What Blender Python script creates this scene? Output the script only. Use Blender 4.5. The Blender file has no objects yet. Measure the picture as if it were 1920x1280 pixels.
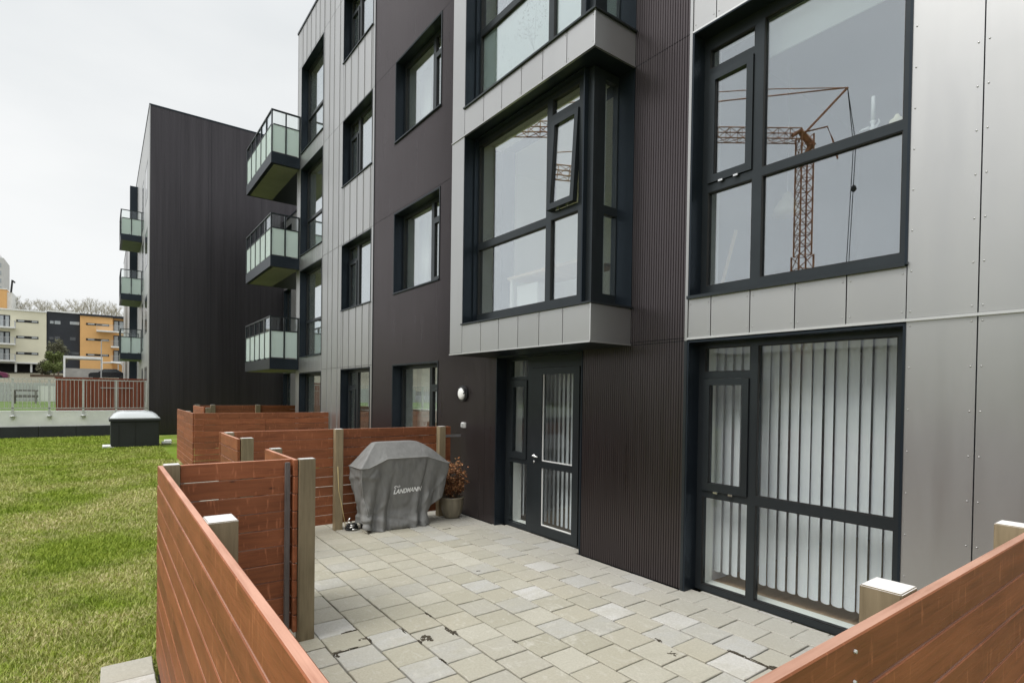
import bpy, bmesh, math, random
import numpy as np
from mathutils import Vector, Matrix, noise

random.seed(7)
S = bpy.context.scene
COL = S.collection
R = math.radians

# ------------------------------------------------------------------ camera
cam = bpy.data.cameras.new('camera')
camo = bpy.data.objects.new('camera', cam)
COL.objects.link(camo)
_r = Vector((0.80326, -0.595455, 0.01436)); _u = Vector((-0.003283, 0.019682, 0.999801)); _f = Vector((0.595619, 0.803148, -0.013855))
camo.matrix_world = Matrix(((_r.x, _u.x, -_f.x, 0), (_r.y, _u.y, -_f.y, 0), (_r.z, _u.z, -_f.z, 1.7), (0, 0, 0, 1)))
cam.sensor_fit = 'HORIZONTAL'; cam.sensor_width = 36.0
cam.lens = 36.0 * 1033.17 / 1920
cam.shift_y = (753.53 - 640) / 1920
cam.clip_start = 0.05; cam.clip_end = 2000
S.camera = camo

# ------------------------------------------------------------------ world: overcast sky
SUN_EL, SUN_AZ = 56.0, -88.0          # azimuth from +y towards +x
W = bpy.data.worlds.new('World'); S.world = W; W.use_nodes = True
nt = W.node_tree; nt.nodes.clear()
def wn(t, **k):
    n = nt.nodes.new(t)
    for a, b in k.items(): setattr(n, a, b)
    return n
sky = wn('ShaderNodeTexSky', sky_type='NISHITA', sun_disc=False)
sky.sun_elevation = R(SUN_EL); sky.sun_rotation = R(SUN_AZ); sky.dust_density = 3; sky.air_density = 1.0
hsv = wn('ShaderNodeHueSaturation'); hsv.inputs['Saturation'].default_value = 0.25
tc = wn('ShaderNodeTexCoord'); sep = wn('ShaderNodeSeparateXYZ')
mp = wn('ShaderNodeMapping'); mp.inputs['Scale'].default_value = (1.1, 1.1, 3.2)
nz = wn('ShaderNodeTexNoise'); nz.inputs['Scale'].default_value = 1.5; nz.inputs['Detail'].default_value = 5; nz.inputs['Roughness'].default_value = 0.5
cr = wn('ShaderNodeValToRGB')
cr.color_ramp.elements[0].position = 0.32; cr.color_ramp.elements[0].color = (5.25, 5.45, 5.55, 1)
cr.color_ramp.elements[1].position = 0.68; cr.color_ramp.elements[1].color = (6.35, 6.45, 6.45, 1)
zr = wn('ShaderNodeMapRange'); zr.inputs[1].default_value = 0.5; zr.inputs[2].default_value = 1.0; zr.inputs[3].default_value = 1.0; zr.inputs[4].default_value = 2.5; zr.interpolation_type = 'SMOOTHSTEP'
mul = wn('ShaderNodeVectorMath', operation='SCALE')
mixw = wn('ShaderNodeMix', data_type='RGBA'); mixw.inputs[0].default_value = 0.9
bg = wn('ShaderNodeBackground'); bg.inputs['Strength'].default_value = 0.1
out = wn('ShaderNodeOutputWorld')
L = nt.links.new
L(sky.outputs[0], hsv.inputs['Color']); L(tc.outputs['Generated'], mp.inputs[0]); L(mp.outputs[0], nz.inputs['Vector'])
L(tc.outputs['Generated'], sep.inputs[0]); L(sep.outputs['Z'], zr.inputs[0])
L(nz.outputs[0], cr.inputs[0]); L(cr.outputs[0], mul.inputs[0]); L(zr.outputs[0], mul.inputs['Scale'])
L(hsv.outputs[0], mixw.inputs[6]); L(mul.outputs[0], mixw.inputs[7])
L(mixw.outputs[2], bg.inputs[0]); L(bg.outputs[0], out.inputs[0])

sl = bpy.data.lights.new('sun', 'SUN'); sl.energy = 1.5; sl.angle = R(30); sl.color = (1.0, 0.97, 0.92)
so = bpy.data.objects.new('sun', sl); COL.objects.link(so)
sd = Vector((math.sin(R(SUN_AZ)) * math.cos(R(SUN_EL)), math.cos(R(SUN_AZ)) * math.cos(R(SUN_EL)), math.sin(R(SUN_EL))))
so.rotation_euler = sd.to_track_quat('Z', 'Y').to_euler(); so.location = sd * 60

S.view_settings.view_transform = 'Standard'; S.view_settings.look = 'None'
S.view_settings.exposure = 0.62; S.view_settings.gamma = 1.0
S.view_settings.use_curve_mapping = False
S.render.engine = 'CYCLES'
S.cycles.max_bounces = 8; S.cycles.transparent_max_bounces = 16; S.cycles.diffuse_bounces = 4; S.cycles.glossy_bounces = 4

# ------------------------------------------------------------------ materials
def mat_new(name):
    m = bpy.data.materials.new(name); m.use_nodes = True
    n = m.node_tree; n.nodes.clear()
    return m, n
class NT:
    def __init__(s, name):
        s.m, s.t = mat_new(name)
        s.out = s.n('ShaderNodeOutputMaterial')
    def n(s, t, **k):
        x = s.t.nodes.new(t)
        for a, b in k.items(): setattr(x, a, b)
        return x
    def l(s, a, b): s.t.links.new(a, b)
    def noise(s, scale, detail=3, rough=0.5, vec=None, dist=0.0):
        x = s.n('ShaderNodeTexNoise'); x.inputs['Scale'].default_value = scale; x.inputs['Detail'].default_value = detail
        x.inputs['Roughness'].default_value = rough; x.inputs['Distortion'].default_value = dist
        if vec is not None: s.l(vec, x.inputs['Vector'])
        return x.outputs[0]
    def coord(s, which='Object', scale=(1, 1, 1), rnd=False):
        c = s.n('ShaderNodeTexCoord').outputs[which] if which != 'Position' else s.n('ShaderNodeNewGeometry').outputs['Position']
        if rnd:
            oi = s.n('ShaderNodeObjectInfo'); a = s.n('ShaderNodeVectorMath', operation='SCALE'); a.inputs[0].default_value = (17.3, 31.7, 23.1)
            s.l(oi.outputs['Random'], a.inputs['Scale']); b = s.n('ShaderNodeVectorMath', operation='ADD')
            s.l(c, b.inputs[0]); s.l(a.outputs[0], b.inputs[1]); c = b.outputs[0]
        m = s.n('ShaderNodeMapping'); m.inputs['Scale'].default_value = scale; s.l(c, m.inputs[0])
        return m.outputs[0]
    def ramp(s, fac, stops):
        x = s.n('ShaderNodeValToRGB'); e = x.color_ramp.elements
        while len(e) < len(stops): e.new(0.5)
        for q, (p, c) in zip(e, stops): q.position = p; q.color = (*c, 1)
        s.l(fac, x.inputs[0]); return x.outputs[0]
    def mix(s, fac, a, b, mode='MIX'):
        x = s.n('ShaderNodeMix', data_type='RGBA'); x.blend_type = mode
        for i, v in ((0, fac), (6, a), (7, b)):
            if isinstance(v, (int, float)): x.inputs[i].default_value = v
            elif isinstance(v, tuple): x.inputs[i].default_value = (*v, 1)
            else: s.l(v, x.inputs[i])
        return x.outputs[2]
    def mr(s, v, a, b, c, d):
        x = s.n('ShaderNodeMapRange'); s.l(v, x.inputs[0])
        for i, q in enumerate((a, b, c, d)): x.inputs[i + 1].default_value = q
        return x.outputs[0]
    def bsdf(s, color, rough=0.5, metal=0.0, spec=0.5, bump=None, bs=0.3, bd=0.01, **k):
        p = s.n('ShaderNodeBsdfPrincipled')
        for nm, v in (('Base Color', color), ('Roughness', rough), ('Metallic', metal), ('Specular IOR Level', spec)):
            i = p.inputs[nm]
            if isinstance(v, tuple): i.default_value = (*v, 1)
            elif isinstance(v, (int, float)): i.default_value = v
            else: s.l(v, i)
        for nm, v in k.items(): p.inputs[nm.replace('_', ' ')].default_value = v
        if bump is not None:
            b = s.n('ShaderNodeBump'); b.inputs['Strength'].default_value = bs; b.inputs['Distance'].default_value = bd
            s.l(bump, b.inputs['Height']); s.l(b.outputs[0], p.inputs['Normal'])
        s.l(p.outputs[0], s.out.inputs[0]); return s.m
M = {}
def simple(name, col, rough=0.6, metal=0.0, spec=0.5, var=0.12, scale=6, bs=0.0, detail=4, stretch=(1, 1, 1), space='Object'):
    q = NT(name)
    n = q.noise(scale, detail, 0.6, q.coord(space, stretch, rnd=(space == 'Object')))
    c = q.ramp(n, [(0.3, tuple(max(0, v * (1 - var)) for v in col)), (0.7, tuple(min(1, v * (1 + var)) for v in col))])
    M[name] = q.bsdf(c, rough, metal, spec, n if bs else None, bs or 0.1)
    return M[name]

# silver anodised sheet
q = NT('silver_panel'); v = q.coord('Object', (1, 1, 1), True); n1 = q.noise(1.3, 3, 0.5, v); n2 = q.noise(1.0, 2, 0.5, q.coord('Object', (40, 40, 260), True))
oi = q.n('ShaderNodeObjectInfo').outputs['Random']
c = q.mix(q.mr(oi, 0, 1, 0, 1), (0.455, 0.455, 0.453), (0.505, 0.505, 0.505))
c = q.mix(q.mr(n1, 0.3, 0.7, 0, 0.25), c, (0.545, 0.545, 0.55))
M['silver'] = q.bsdf(c, q.mr(q.noise(1.5, 5, 0.6, q.coord('Position', (1, 5, 0.5))), 0.3, 0.7, 0.36, 0.43), 0.93, 0.5, n1, 0.10, 0.02)
q = NT('silver_trim'); M['trim'] = q.bsdf((0.74, 0.74, 0.73), 0.28, 0.9)
# dark brown fluted cladding
q = NT('dark_cladding'); n1 = q.noise(0.7, 4, 0.6, q.coord('Position', (1, 0.25, 0.35))); n2 = q.noise(3, 3, 0.6, q.coord('Position', (1, 7, 0.3)))
c = q.ramp(n1, [(0.3, (0.092, 0.079, 0.083)), (0.7, (0.112, 0.098, 0.101))])
M['dark'] = q.bsdf(c, q.mr(n2, 0.3, 0.7, 0.27, 0.37), 0.92, 0.5)
simple('gable_cladding', (0.075, 0.070, 0.076), 0.34, 0.9, 0.55, 0.15, 1.2, space='Position', stretch=(4, 4, 0.15)); M['gable'] = M['gable_cladding']
simple('navy_jamb', (0.022, 0.030, 0.040), 0.33, 0.55, 0.4, 0.1, 3); M['jamb'] = M['navy_jamb']
simple('window_frame_paint', (0.038, 0.045, 0.050), 0.32, 0.6, 0.45, 0.1, 3); M['frame'] = M['window_frame_paint']
simple('black_rubber', (0.008, 0.008, 0.008), 0.6); M['black'] = M['black_rubber']
simple('white_plaster', (0.78, 0.78, 0.76), 0.7, var=0.03, scale=2); M['plaster'] = M['white_plaster']
simple('white_pvc', (0.80, 0.80, 0.78), 0.4, var=0.02); M['white'] = M['white_pvc']
simple('soffit_board', (0.20, 0.20, 0.155), 0.8, var=0.1, scale=2); M['soffit'] = M['soffit_board']
simple('chrome', (0.75, 0.75, 0.75), 0.2, 0.95, var=0.02); M['chrome'] = M['chrome']
simple('steel', (0.5, 0.51, 0.52), 0.4, 0.85, var=0.08); M['steel'] = M['steel']
simple('galvanised', (0.55, 0.56, 0.56), 0.5, 0.6, var=0.1, scale=8); M['galv'] = M['galvanised']
simple('concrete_white', (0.78, 0.79, 0.78), 0.8, var=0.08, scale=2.5, bs=0.2); M['conc'] = M['concrete_white']
simple('concrete_grey', (0.36, 0.35, 0.33), 0.85, var=0.15, scale=1.5, bs=0.2); M['concg'] = M['concrete_grey']
simple('black_membrane', (0.018, 0.021, 0.023), 0.6, var=0.2, scale=2); M['membrane'] = M['black_membrane']

# room interior: timber floor, wall tone stands in for each room's brightness
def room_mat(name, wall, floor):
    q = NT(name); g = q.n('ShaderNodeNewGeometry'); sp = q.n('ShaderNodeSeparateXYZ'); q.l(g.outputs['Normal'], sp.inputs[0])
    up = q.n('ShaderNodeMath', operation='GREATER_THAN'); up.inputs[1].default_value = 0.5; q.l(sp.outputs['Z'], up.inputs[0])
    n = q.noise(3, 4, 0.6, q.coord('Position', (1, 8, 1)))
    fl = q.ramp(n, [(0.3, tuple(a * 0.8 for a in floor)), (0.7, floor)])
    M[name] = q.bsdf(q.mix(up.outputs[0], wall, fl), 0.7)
room_mat('room_light', (0.88, 0.88, 0.87), (0.40, 0.28, 0.18))
room_mat('room_dim', (0.42, 0.42, 0.43), (0.34, 0.24, 0.15))  # walls greyed so the dimness of the room sits in the colour
room_mat('room_ground', (0.80, 0.80, 0.84), (0.38, 0.26, 0.17))  # walls paled to brighten the gaps between the blind slats

# glazing: part mirror, part see-through
def glass(name, tint, base, rough=0.0):
    q = NT(name); tr = q.n('ShaderNodeBsdfTransparent'); tr.inputs[0].default_value = (*tint, 1)
    gl = q.n('ShaderNodeBsdfGlossy'); gl.inputs['Color'].default_value = (0.91, 0.95, 0.99, 1); gl.inputs['Roughness'].default_value = rough
    fr = q.n('ShaderNodeFresnel'); q.l(q.mr(q.n('ShaderNodeNewGeometry').outputs['Backfacing'], 0, 1, 1.45, 1/1.45), fr.inputs['IOR'])
    a = q.n('ShaderNodeMath', operation='ADD'); a.inputs[1].default_value = base; a.use_clamp = True; q.l(fr.outputs[0], a.inputs[0])
    mx = q.n('ShaderNodeMixShader'); q.l(a.outputs[0], mx.inputs[0]); q.l(tr.outputs[0], mx.inputs[1]); q.l(gl.outputs[0], mx.inputs[2])
    q.l(mx.outputs[0], q.out.inputs[0]); M[name] = q.m
glass('pane_glass', (0.96, 0.98, 0.97), 0.29)
glass('pane_glass_clear', (0.95, 0.97, 0.96), 0.0)
glass('pane_glass_blue', (0.94, 0.97, 0.98), 0.21)
q = NT('frosted_glass'); p = q.n('ShaderNodeBsdfPrincipled'); p.inputs['Base Color'].default_value = (0.76, 0.85, 0.83, 1); p.inputs['Roughness'].default_value = 0.25
tl = q.n('ShaderNodeBsdfTranslucent'); tl.inputs[0].default_value = (0.88, 0.96, 0.93, 1); mx = q.n('ShaderNodeMixShader'); mx.inputs[0].default_value = 0.45
q.l(p.outputs[0], mx.inputs[1]); q.l(tl.outputs[0], mx.inputs[2]); q.l(mx.outputs[0], q.out.inputs[0]); M['frost'] = q.m
q = NT('frosted_film'); p = q.n('ShaderNodeBsdfPrincipled'); p.inputs['Roughness'].default_value = 0.35; p.inputs['Base Color'].default_value = (0.80, 0.87, 0.85, 1)
tl = q.n('ShaderNodeBsdfTranslucent'); tl.inputs[0].default_value = (0.8, 0.9, 0.88, 1); mx = q.n('ShaderNodeMixShader'); mx.inputs[0].default_value = 0.35
q.l(p.outputs[0], mx.inputs[1]); q.l(tl.outputs[0], mx.inputs[2]); q.l(mx.outputs[0], q.out.inputs[0]); M['film'] = q.m
simple('film_print', (0.33, 0.40, 0.37), 0.5, var=0.1); M['print'] = M['film_print']
# blinds
q = NT('blind_fabric'); n = q.noise(60, 2, 0.5, q.coord('Object', (1, 1, 0.2))); p = q.n('ShaderNodeBsdfPrincipled'); q.l(q.ramp(n, [(0.3, (0.88, 0.89, 0.95)), (0.7, (0.93, 0.94, 0.98))]), p.inputs['Base Color']); p.inputs['Roughness'].default_value = 0.8
tl = q.n('ShaderNodeBsdfTranslucent'); tl.inputs[0].default_value = (0.90, 0.91, 0.97, 1); mx = q.n('ShaderNodeMixShader'); mx.inputs[0].default_value = 0.35
q.l(p.outputs[0], mx.inputs[1]); q.l(tl.outputs[0], mx.inputs[2]); q.l(mx.outputs[0], q.out.inputs[0]); M['blind'] = q.m

# stained wood
def wood(name, dark, light, grain=1.0, rough=0.6, knots=True):
    q = NT(name)
    v = q.coord('Object', (1.6, 26, 26), True); g = q.noise(2.2 * grain, 6, 0.65, v, 0.6)
    v2 = q.coord('Object', (1.5, 5, 5), True); g2 = q.noise(2.0, 3, 0.5, v2)
    oi = q.n('ShaderNodeObjectInfo').outputs['Random']
    c = q.ramp(g, [(0.25, dark), (0.5, tuple((a + b) / 2 for a, b in zip(dark, light))), (0.8, light)])
    c = q.mix(q.mr(g2, 0.35, 0.7, 0, 0.45), c, tuple(min(1, a * 1.25 + 0.01) for a in light))
    c = q.mix(0.5, c, q.mix(q.mr(oi, 0, 1, 0, 1), (0.66, 0.68, 0.68), (1.25, 1.2, 1.2)), 'MULTIPLY')
    if knots:
        vo = q.n('ShaderNodeTexVoronoi'); vo.inputs['Scale'].default_value = 1.0; q.l(q.coord('Object', (3.2, 9, 9), True), vo.inputs['Vector'])
        k = q.mr(vo.outputs['Distance'], 0.03, 0.085, .8, 0)
        c = q.mix(k, c, tuple(a * 0.35 for a in dark))
        # short flecks where the stain is thin
        f = q.noise(5.0, 2, 0.5, q.coord('Object', (3.0, 1.2, 1.2), True)); fl = q.noise(3.0, 2, 0.5, q.coord('Object', (18.0, 4.0, 3.2), True))
        ff = q.mr(fl, 0.61, 0.74, 0, 0.42)
        c = q.mix(ff, c, tuple(min(1, a * 1.9 + 0.04) for a in light))
    M[name] = q.bsdf(c, q.mr(g, 0.3, 0.7, rough - 0.08, rough + 0.1), 0, 0.4, g, 0.35, 0.004)
wood('stain', (0.140, 0.042, 0.015), (0.295, 0.098, 0.037))
wood('treated', (0.14, 0.11, 0.062), (0.29, 0.235, 0.145), 0.8, 0.7, False)
wood('grey_wood', (0.075, 0.066, 0.062), (0.17, 0.15, 0.14), 1, 0.75, False)
wood('post_top', (0.50, 0.49, 0.47), (0.70, 0.69, 0.68), 1.5, 0.8, False)
wood('board_edge', (0.34, 0.16, 0.105), (0.52, 0.30, 0.22), 1.0, 0.75, False)
wood('table_wood', (0.5, 0.38, 0.26), (0.65, 0.52, 0.38), 1.0, 0.6, False)

# pavers
q = NT('paver_concrete'); oi = q.n('ShaderNodeObjectInfo').outputs['Random']; P_ = q.coord('Position')
n1 = q.noise(70, 4, 0.7, q.coord('Object', (1, 1, 1), True)); n2 = q.noise(3.5, 4, 0.55, q.coord('Object', (1, 2.2, 1), True), 0.8); n3 = q.noise(0.8, 3, 0.5, P_)
n4 = q.noise(7, 5, 0.6, q.coord('Object', (1.6, 1, 1), True), 1.5)
c = q.ramp(oi, [(0.0, (0.52, 0.50, 0.43)), (0.25, (0.385, 0.365, 0.29)), (0.5, (0.46, 0.43, 0.345)), (0.75, (0.41, 0.40, 0.36)), (0.94, (0.49, 0.49, 0.475)), (1.0, (0.64, 0.63, 0.61))])
c = q.mix(q.mr(n2, 0.35, 0.65, 0, 0.5), c, (0.43, 0.41, 0.335))
c = q.mix(q.mr(n4, 0.56, 0.72, 0, 0.6), c, (0.60, 0.585, 0.53))
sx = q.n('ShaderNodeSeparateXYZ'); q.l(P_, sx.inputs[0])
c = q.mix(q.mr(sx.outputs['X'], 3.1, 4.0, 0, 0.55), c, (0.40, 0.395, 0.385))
c = q.mix(q.mr(n1, 0.35, 0.65, 0.35, 0), c, (0.24, 0.225, 0.18))
c = q.mix(q.mr(n3, 0.4, 0.7, 0, 0.2), c, (0.27, 0.25, 0.18))
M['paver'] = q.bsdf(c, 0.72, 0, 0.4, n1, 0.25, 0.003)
simple('joint_soil', (0.020, 0.016, 0.011), 0.95, var=0.4, scale=30, space='Position'); M['joint'] = M['joint_soil']
simple('moss', (0.055, 0.045, 0.030), 0.95, var=0.4, scale=40, space='Position'); M['mossm'] = M['moss']

# grass
q = NT('grass_blade'); P_ = q.coord('Position'); n1 = q.noise(0.75, 4, 0.55, P_, 0.4); n2 = q.noise(3.5, 3, 0.6, P_); n3 = q.noise(30, 2, 0.5, P_)
green = q.ramp(n2, [(0.3, (0.185, 0.265, 0.018)), (0.7, (0.32, 0.40, 0.045))])
straw = q.ramp(n3, [(0.3, (0.45, 0.42, 0.15)), (0.7, (0.70, 0.63, 0.36))])
m1 = q.n('ShaderNodeMath', operation='MULTIPLY'); q.l(q.mr(n1, 0.38, 0.60, 0.08, 1.0), m1.inputs[0]); q.l(q.mr(n3, 0.38, 0.58, 0.1, 1.0), m1.inputs[1])
sy = q.n('ShaderNodeSeparateXYZ'); q.l(P_, sy.inputs[0])
m2 = q.n('ShaderNodeMath', operation='MULTIPLY'); q.l(m1.outputs[0], m2.inputs[0]); q.l(q.mr(sy.outputs['Y'], 10, 22, 1.0, 0.15), m2.inputs[1])
c = q.mix(m2.outputs[0], green, straw)
M['blade'] = q.bsdf(c, 0.7, 0, 0.25)
q = NT('lawn_soil'); P_ = q.coord('Position'); n1 = q.noise(0.75, 4, 0.55, P_, 0.4); n3 = q.noise(25, 5, 0.7, P_)
c = q.mix(q.mr(n1, 0.42, 0.66, 0, 0.8), (0.16, 0.25, 0.016), (0.42, 0.36, 0.18)); c = q.mix(q.mr(n3, 0.4, 0.6, 0, 0.5), c, (0.05, 0.045, 0.02))
M['soil'] = q.bsdf(c, 0.95, 0, 0.2, n3, 0.8, 0.02)
simple('far_grass', (0.085, 0.14, 0.025), 0.95, var=0.25, scale=1.2, space='Position'); M['fargrass'] = M['far_grass']
simple('hill_ground', (0.14, 0.13, 0.09), 0.95, var=0.3, scale=0.15, space='Position'); M['hill'] = M['hill_ground']
simple('asphalt', (0.10, 0.10, 0.10), 0.9, var=0.15, scale=1, space='Position'); M['asph'] = M['asphalt']
simple('cream_render', (0.72, 0.69, 0.54), 0.8, var=0.04, scale=0.6, space='Position'); M['cream'] = M['cream_render']
simple('orange_render', (0.72, 0.42, 0.17), 0.8, var=0.06, scale=0.6, space='Position'); M['orange'] = M['orange_render']
simple('slate_render', (0.022, 0.026, 0.034), 0.7, var=0.1, scale=0.6, space='Position'); M['slate'] = M['slate_render']
simple('pale_render', (0.55, 0.55, 0.54), 0.8, var=0.05, scale=0.6, space='Position'); M['pale'] = M['pale_render']
simple('red_boards', (0.22, 0.060, 0.032), 0.75, var=0.25, scale=3, stretch=(6, 6, 0.4)); M['redb'] = M['red_boards']
simple('far_window', (0.035, 0.04, 0.045), 0.12, 0, 0.8, var=0.2); M['fwin'] = M['far_window']
simple('far_window_pale', (0.35, 0.38, 0.40), 0.2, 0, 0.8, var=0.2); M['fwinp'] = M['far_window_pale']
# grill cover
q = NT('cover_cloth'); v = q.coord('Object'); n1 = q.noise(260, 2, 0.5, v); n2 = q.noise(9, 5, 0.6, q.coord('Object', (1.6, 1.6, .55)), .6)
c = q.ramp(n2, [(0.3, (0.165, 0.165, 0.160)), (0.7, (0.215, 0.215, 0.208))])
bw = q.n('ShaderNodeMath', operation='ADD'); q.l(q.mr(n2, 0, 1, 0, 1.6), bw.inputs[0]); q.l(q.mr(n1, 0, 1, 0, 0.15), bw.inputs[1])
M['cover'] = q.bsdf(c, 0.62, 0, 0.45, bw.outputs[0], 0.45, 0.010)
simple('seam_piping', (0.30, 0.30, 0.29), 0.6, var=0.1); M['piping'] = M['seam_piping']
simple('white_print', (0.85, 0.85, 0.85), 0.6, var=0.02); M['wprint'] = M['white_print']
simple('glazed_pot', (0.20, 0.175, 0.125), 0.4, var=0.25, scale=5, stretch=(3, 3, 0.6)); M['pot'] = M['glazed_pot']
q = NT('dry_leaf'); oi = q.noise(55, 2, 0.5, q.coord('Object'))
M['dryleaf'] = q.bsdf(q.ramp(oi, [(0.30, (0.035, 0.012, 0.007)), (0.47, (0.15, 0.055, 0.022)), (0.57, (0.30, 0.13, 0.045)), (0.68, (0.52, 0.36, 0.20))]), 0.75, 0, 0.3)
simple('twig', (0.10, 0.07, 0.045), 0.8); M['twig'] = M['twig']
simple('bare_branch', (0.44, 0.42, 0.35), 0.9, var=0.2); M['branch'] = M['bare_branch']
simple('bush_leaf', (0.10, 0.125, 0.028), 0.8, var=0.45, scale=4); M['bush'] = M['bush_leaf']
simple('olive_twig', (0.10, 0.10, 0.055), 0.85, var=0.4, scale=4); M['olive'] = M['olive_twig']
simple('crane_rust', (0.34, 0.14, 0.06), 0.6, 0.2, var=0.35, scale=3); M['crane'] = M['crane_rust']
simple('crane_ballast', (0.6, 0.55, 0.42), 0.8, var=0.2); M['ballast'] = M['crane_ballast']
simple('reed', (0.62, 0.48, 0.22), 0.6); M['reedm'] = M['reed']
simple('lamp_diffuser', (0.85, 0.85, 0.84), 0.35, var=0.02); M['diff'] = M['lamp_diffuser']
simple('dark_metal', (0.03, 0.03, 0.032), 0.4, 0.5); M['dmetal'] = M['dark_metal']
simple('car_purple', (0.16, 0.03, 0.08), 0.25, 0.3); M['purple'] = M['car_purple']
simple('car_black', (0.015, 0.015, 0.018), 0.2, 0.2); M['carb'] = M['car_black']
simple('curtain', (0.80, 0.82, 0.80), 0.85, var=0.03); M['curtain'] = M['curtain']
simple('red_print', (0.45, 0.12, 0.12), 0.7, var=0.2); M['redp'] = M['red_print']
simple('lampshade', (0.80, 0.74, 0.52), 0.8, var=0.03); M['shade'] = M['lampshade']
simple('skylight_dome', (0.50, 0.53, 0.54), 0.15, var=0.02, spec=0.8); M['dome'] = M['skylight_dome']

# ------------------------------------------------------------------ mesh helpers
class MB:
    def __init__(s): s.v = []; s.f = []
    def box(s, x0, x1, y0, y1, z0, z1):
        if x1 < x0: x0, x1 = x1, x0
        if y1 < y0: y0, y1 = y1, y0
        if z1 < z0: z0, z1 = z1, z0
        b = len(s.v)
        s.v += [(x0, y0, z0), (x1, y0, z0), (x1, y1, z0), (x0, y1, z0), (x0, y0, z1), (x1, y0, z1), (x1, y1, z1), (x0, y1, z1)]
        s.f += [(b, b+3, b+2, b+1), (b+4, b+5, b+6, b+7), (b, b+1, b+5, b+4), (b+1, b+2, b+6, b+5), (b+2, b+3, b+7, b+6), (b+3, b, b+4, b+7)]
        return s
    def prism(s, poly, z0, z1):
        b = len(s.v); n = len(poly)
        s.v += [(x, y, z0) for x, y in poly] + [(x, y, z1) for x, y in poly]
        s.f += [tuple(b + n - 1 - i for i in range(n)), tuple(b + n + i for i in range(n))]
        s.f += [(b + i, b + (i + 1) % n, b + n + (i + 1) % n, b + n + i) for i in range(n)]
        return s
    def face(s, pts):
        b = len(s.v); s.v += [tuple(p) for p in pts]; s.f.append(tuple(range(b, b + len(pts)))); return s
    def tube(s, pts, r, n=8, r1=None, cap=True):
        pts = [Vector(p) for p in pts]; b = len(s.v); m = len(pts)
        for i, p in enumerate(pts):
            d = (pts[min(i+1, m-1)] - pts[max(i-1, 0)])
            d = d.normalized() if d.length > 1e-9 else Vector((0, 0, 1))
            a = Vector((0, 0, 1)) if abs(d.z) < 0.9 else Vector((1, 0, 0))
            e1 = d.cross(a).normalized(); e2 = d.cross(e1)
            rr = r if r1 is None else r + (r1 - r) * i / max(1, m - 1)
            for k in range(n):
                t = 2 * math.pi * k / n
                s.v.append(tuple(p + (e1 * math.cos(t) + e2 * math.sin(t)) * rr))
        for i in range(m - 1):
            for k in range(n):
                k2 = (k + 1) % n
                s.f.append((b + i*n + k, b + i*n + k2, b + (i+1)*n + k2, b + (i+1)*n + k))
        if cap:
            s.f.append(tuple(b + k for k in range(n))[::-1]); s.f.append(tuple(b + (m-1)*n + k for k in range(n)))
        return s
    def lathe(s, c, prof, n=24, ax='z', mod=None):
        b = len(s.v)
        for i, (r, h) in enumerate(prof):
            for k in range(n):
                t = 2 * math.pi * k / n; rr = r * (mod(t, i) if mod else 1)
                a, d = rr * math.cos(t), rr * math.sin(t)
                p = (c[0] + a, c[1] + d, c[2] + h) if ax == 'z' else (c[0] + h, c[1] + a, c[2] + d)
                s.v.append(p)
        for i in range(len(prof) - 1):
            for k in range(n):
                k2 = (k + 1) % n
                s.f.append((b + i*n + k, b + i*n + k2, b + (i+1)*n + k2, b + (i+1)*n + k))
        s.f.append(tuple(b + k for k in range(n))[::-1]); s.f.append(tuple(b + (len(prof)-1)*n + k for k in range(n)))
        return s
    def mesh(s, name, mat, smooth=False):
        me = bpy.data.meshes.new(name); me.from_pydata(s.v, [], s.f); me.materials.append(M[mat] if isinstance(mat, str) else mat)
        bm = bmesh.new(); bm.from_mesh(me); bmesh.ops.recalc_face_normals(bm, faces=bm.faces); bm.to_mesh(me); bm.free()
        if smooth:
            for p in me.polygons: p.use_smooth = True
        me.update(); return me
    def build(s, name, mat, parent=None, smooth=False, bevel=0.0):
        return link(name, s.mesh(name, mat, smooth), parent, bevel=bevel)
def link(name, me, parent=None, loc=None, rz=0.0, bevel=0.0):
    o = bpy.data.objects.new(name, me); COL.objects.link(o)
    if parent is not None: o.parent = parent
    if loc is not None: o.location = loc
    if rz: o.rotation_euler = (0, 0, rz)
    if bevel:
        b = o.modifiers.new('bevel', 'BEVEL'); b.width = bevel; b.segments = 2; b.limit_method = 'ANGLE'; b.angle_limit = R(40)
    return o
def place(o, parent, loc):
    """move a child built in world coordinates under an Empty that stands at loc"""
    o.parent = parent; o.matrix_parent_inverse = Matrix.Translation(-Vector(loc)); return o
def thing(name, label, cat, loc=(0, 0, 0), group=None):
    o = bpy.data.objects.new(name, None); COL.objects.link(o); o.location = loc; o.empty_display_size = 0.2
    o['label'] = label; o['category'] = cat
    if group: o['group'] = group
    return o
def tag(o, label, cat, group=None):
    o['label'] = label; o['category'] = cat
    if group: o['group'] = group
    return o
def struct(o, kind='structure'):
    o['kind'] = kind; return o
def part(mb, name, mat, t, **k):
    """build in world coordinates, parent to a thing standing at t.location"""
    o = mb.build(name, mat, None, **k); return place(o, t, t.location)
def sub(mb, name, mat, p, **k):
    """sub-part: parent to a part whose own local frame is the world frame"""
    o = mb.build(name, mat, None, **k); o.parent = p; return o

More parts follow.
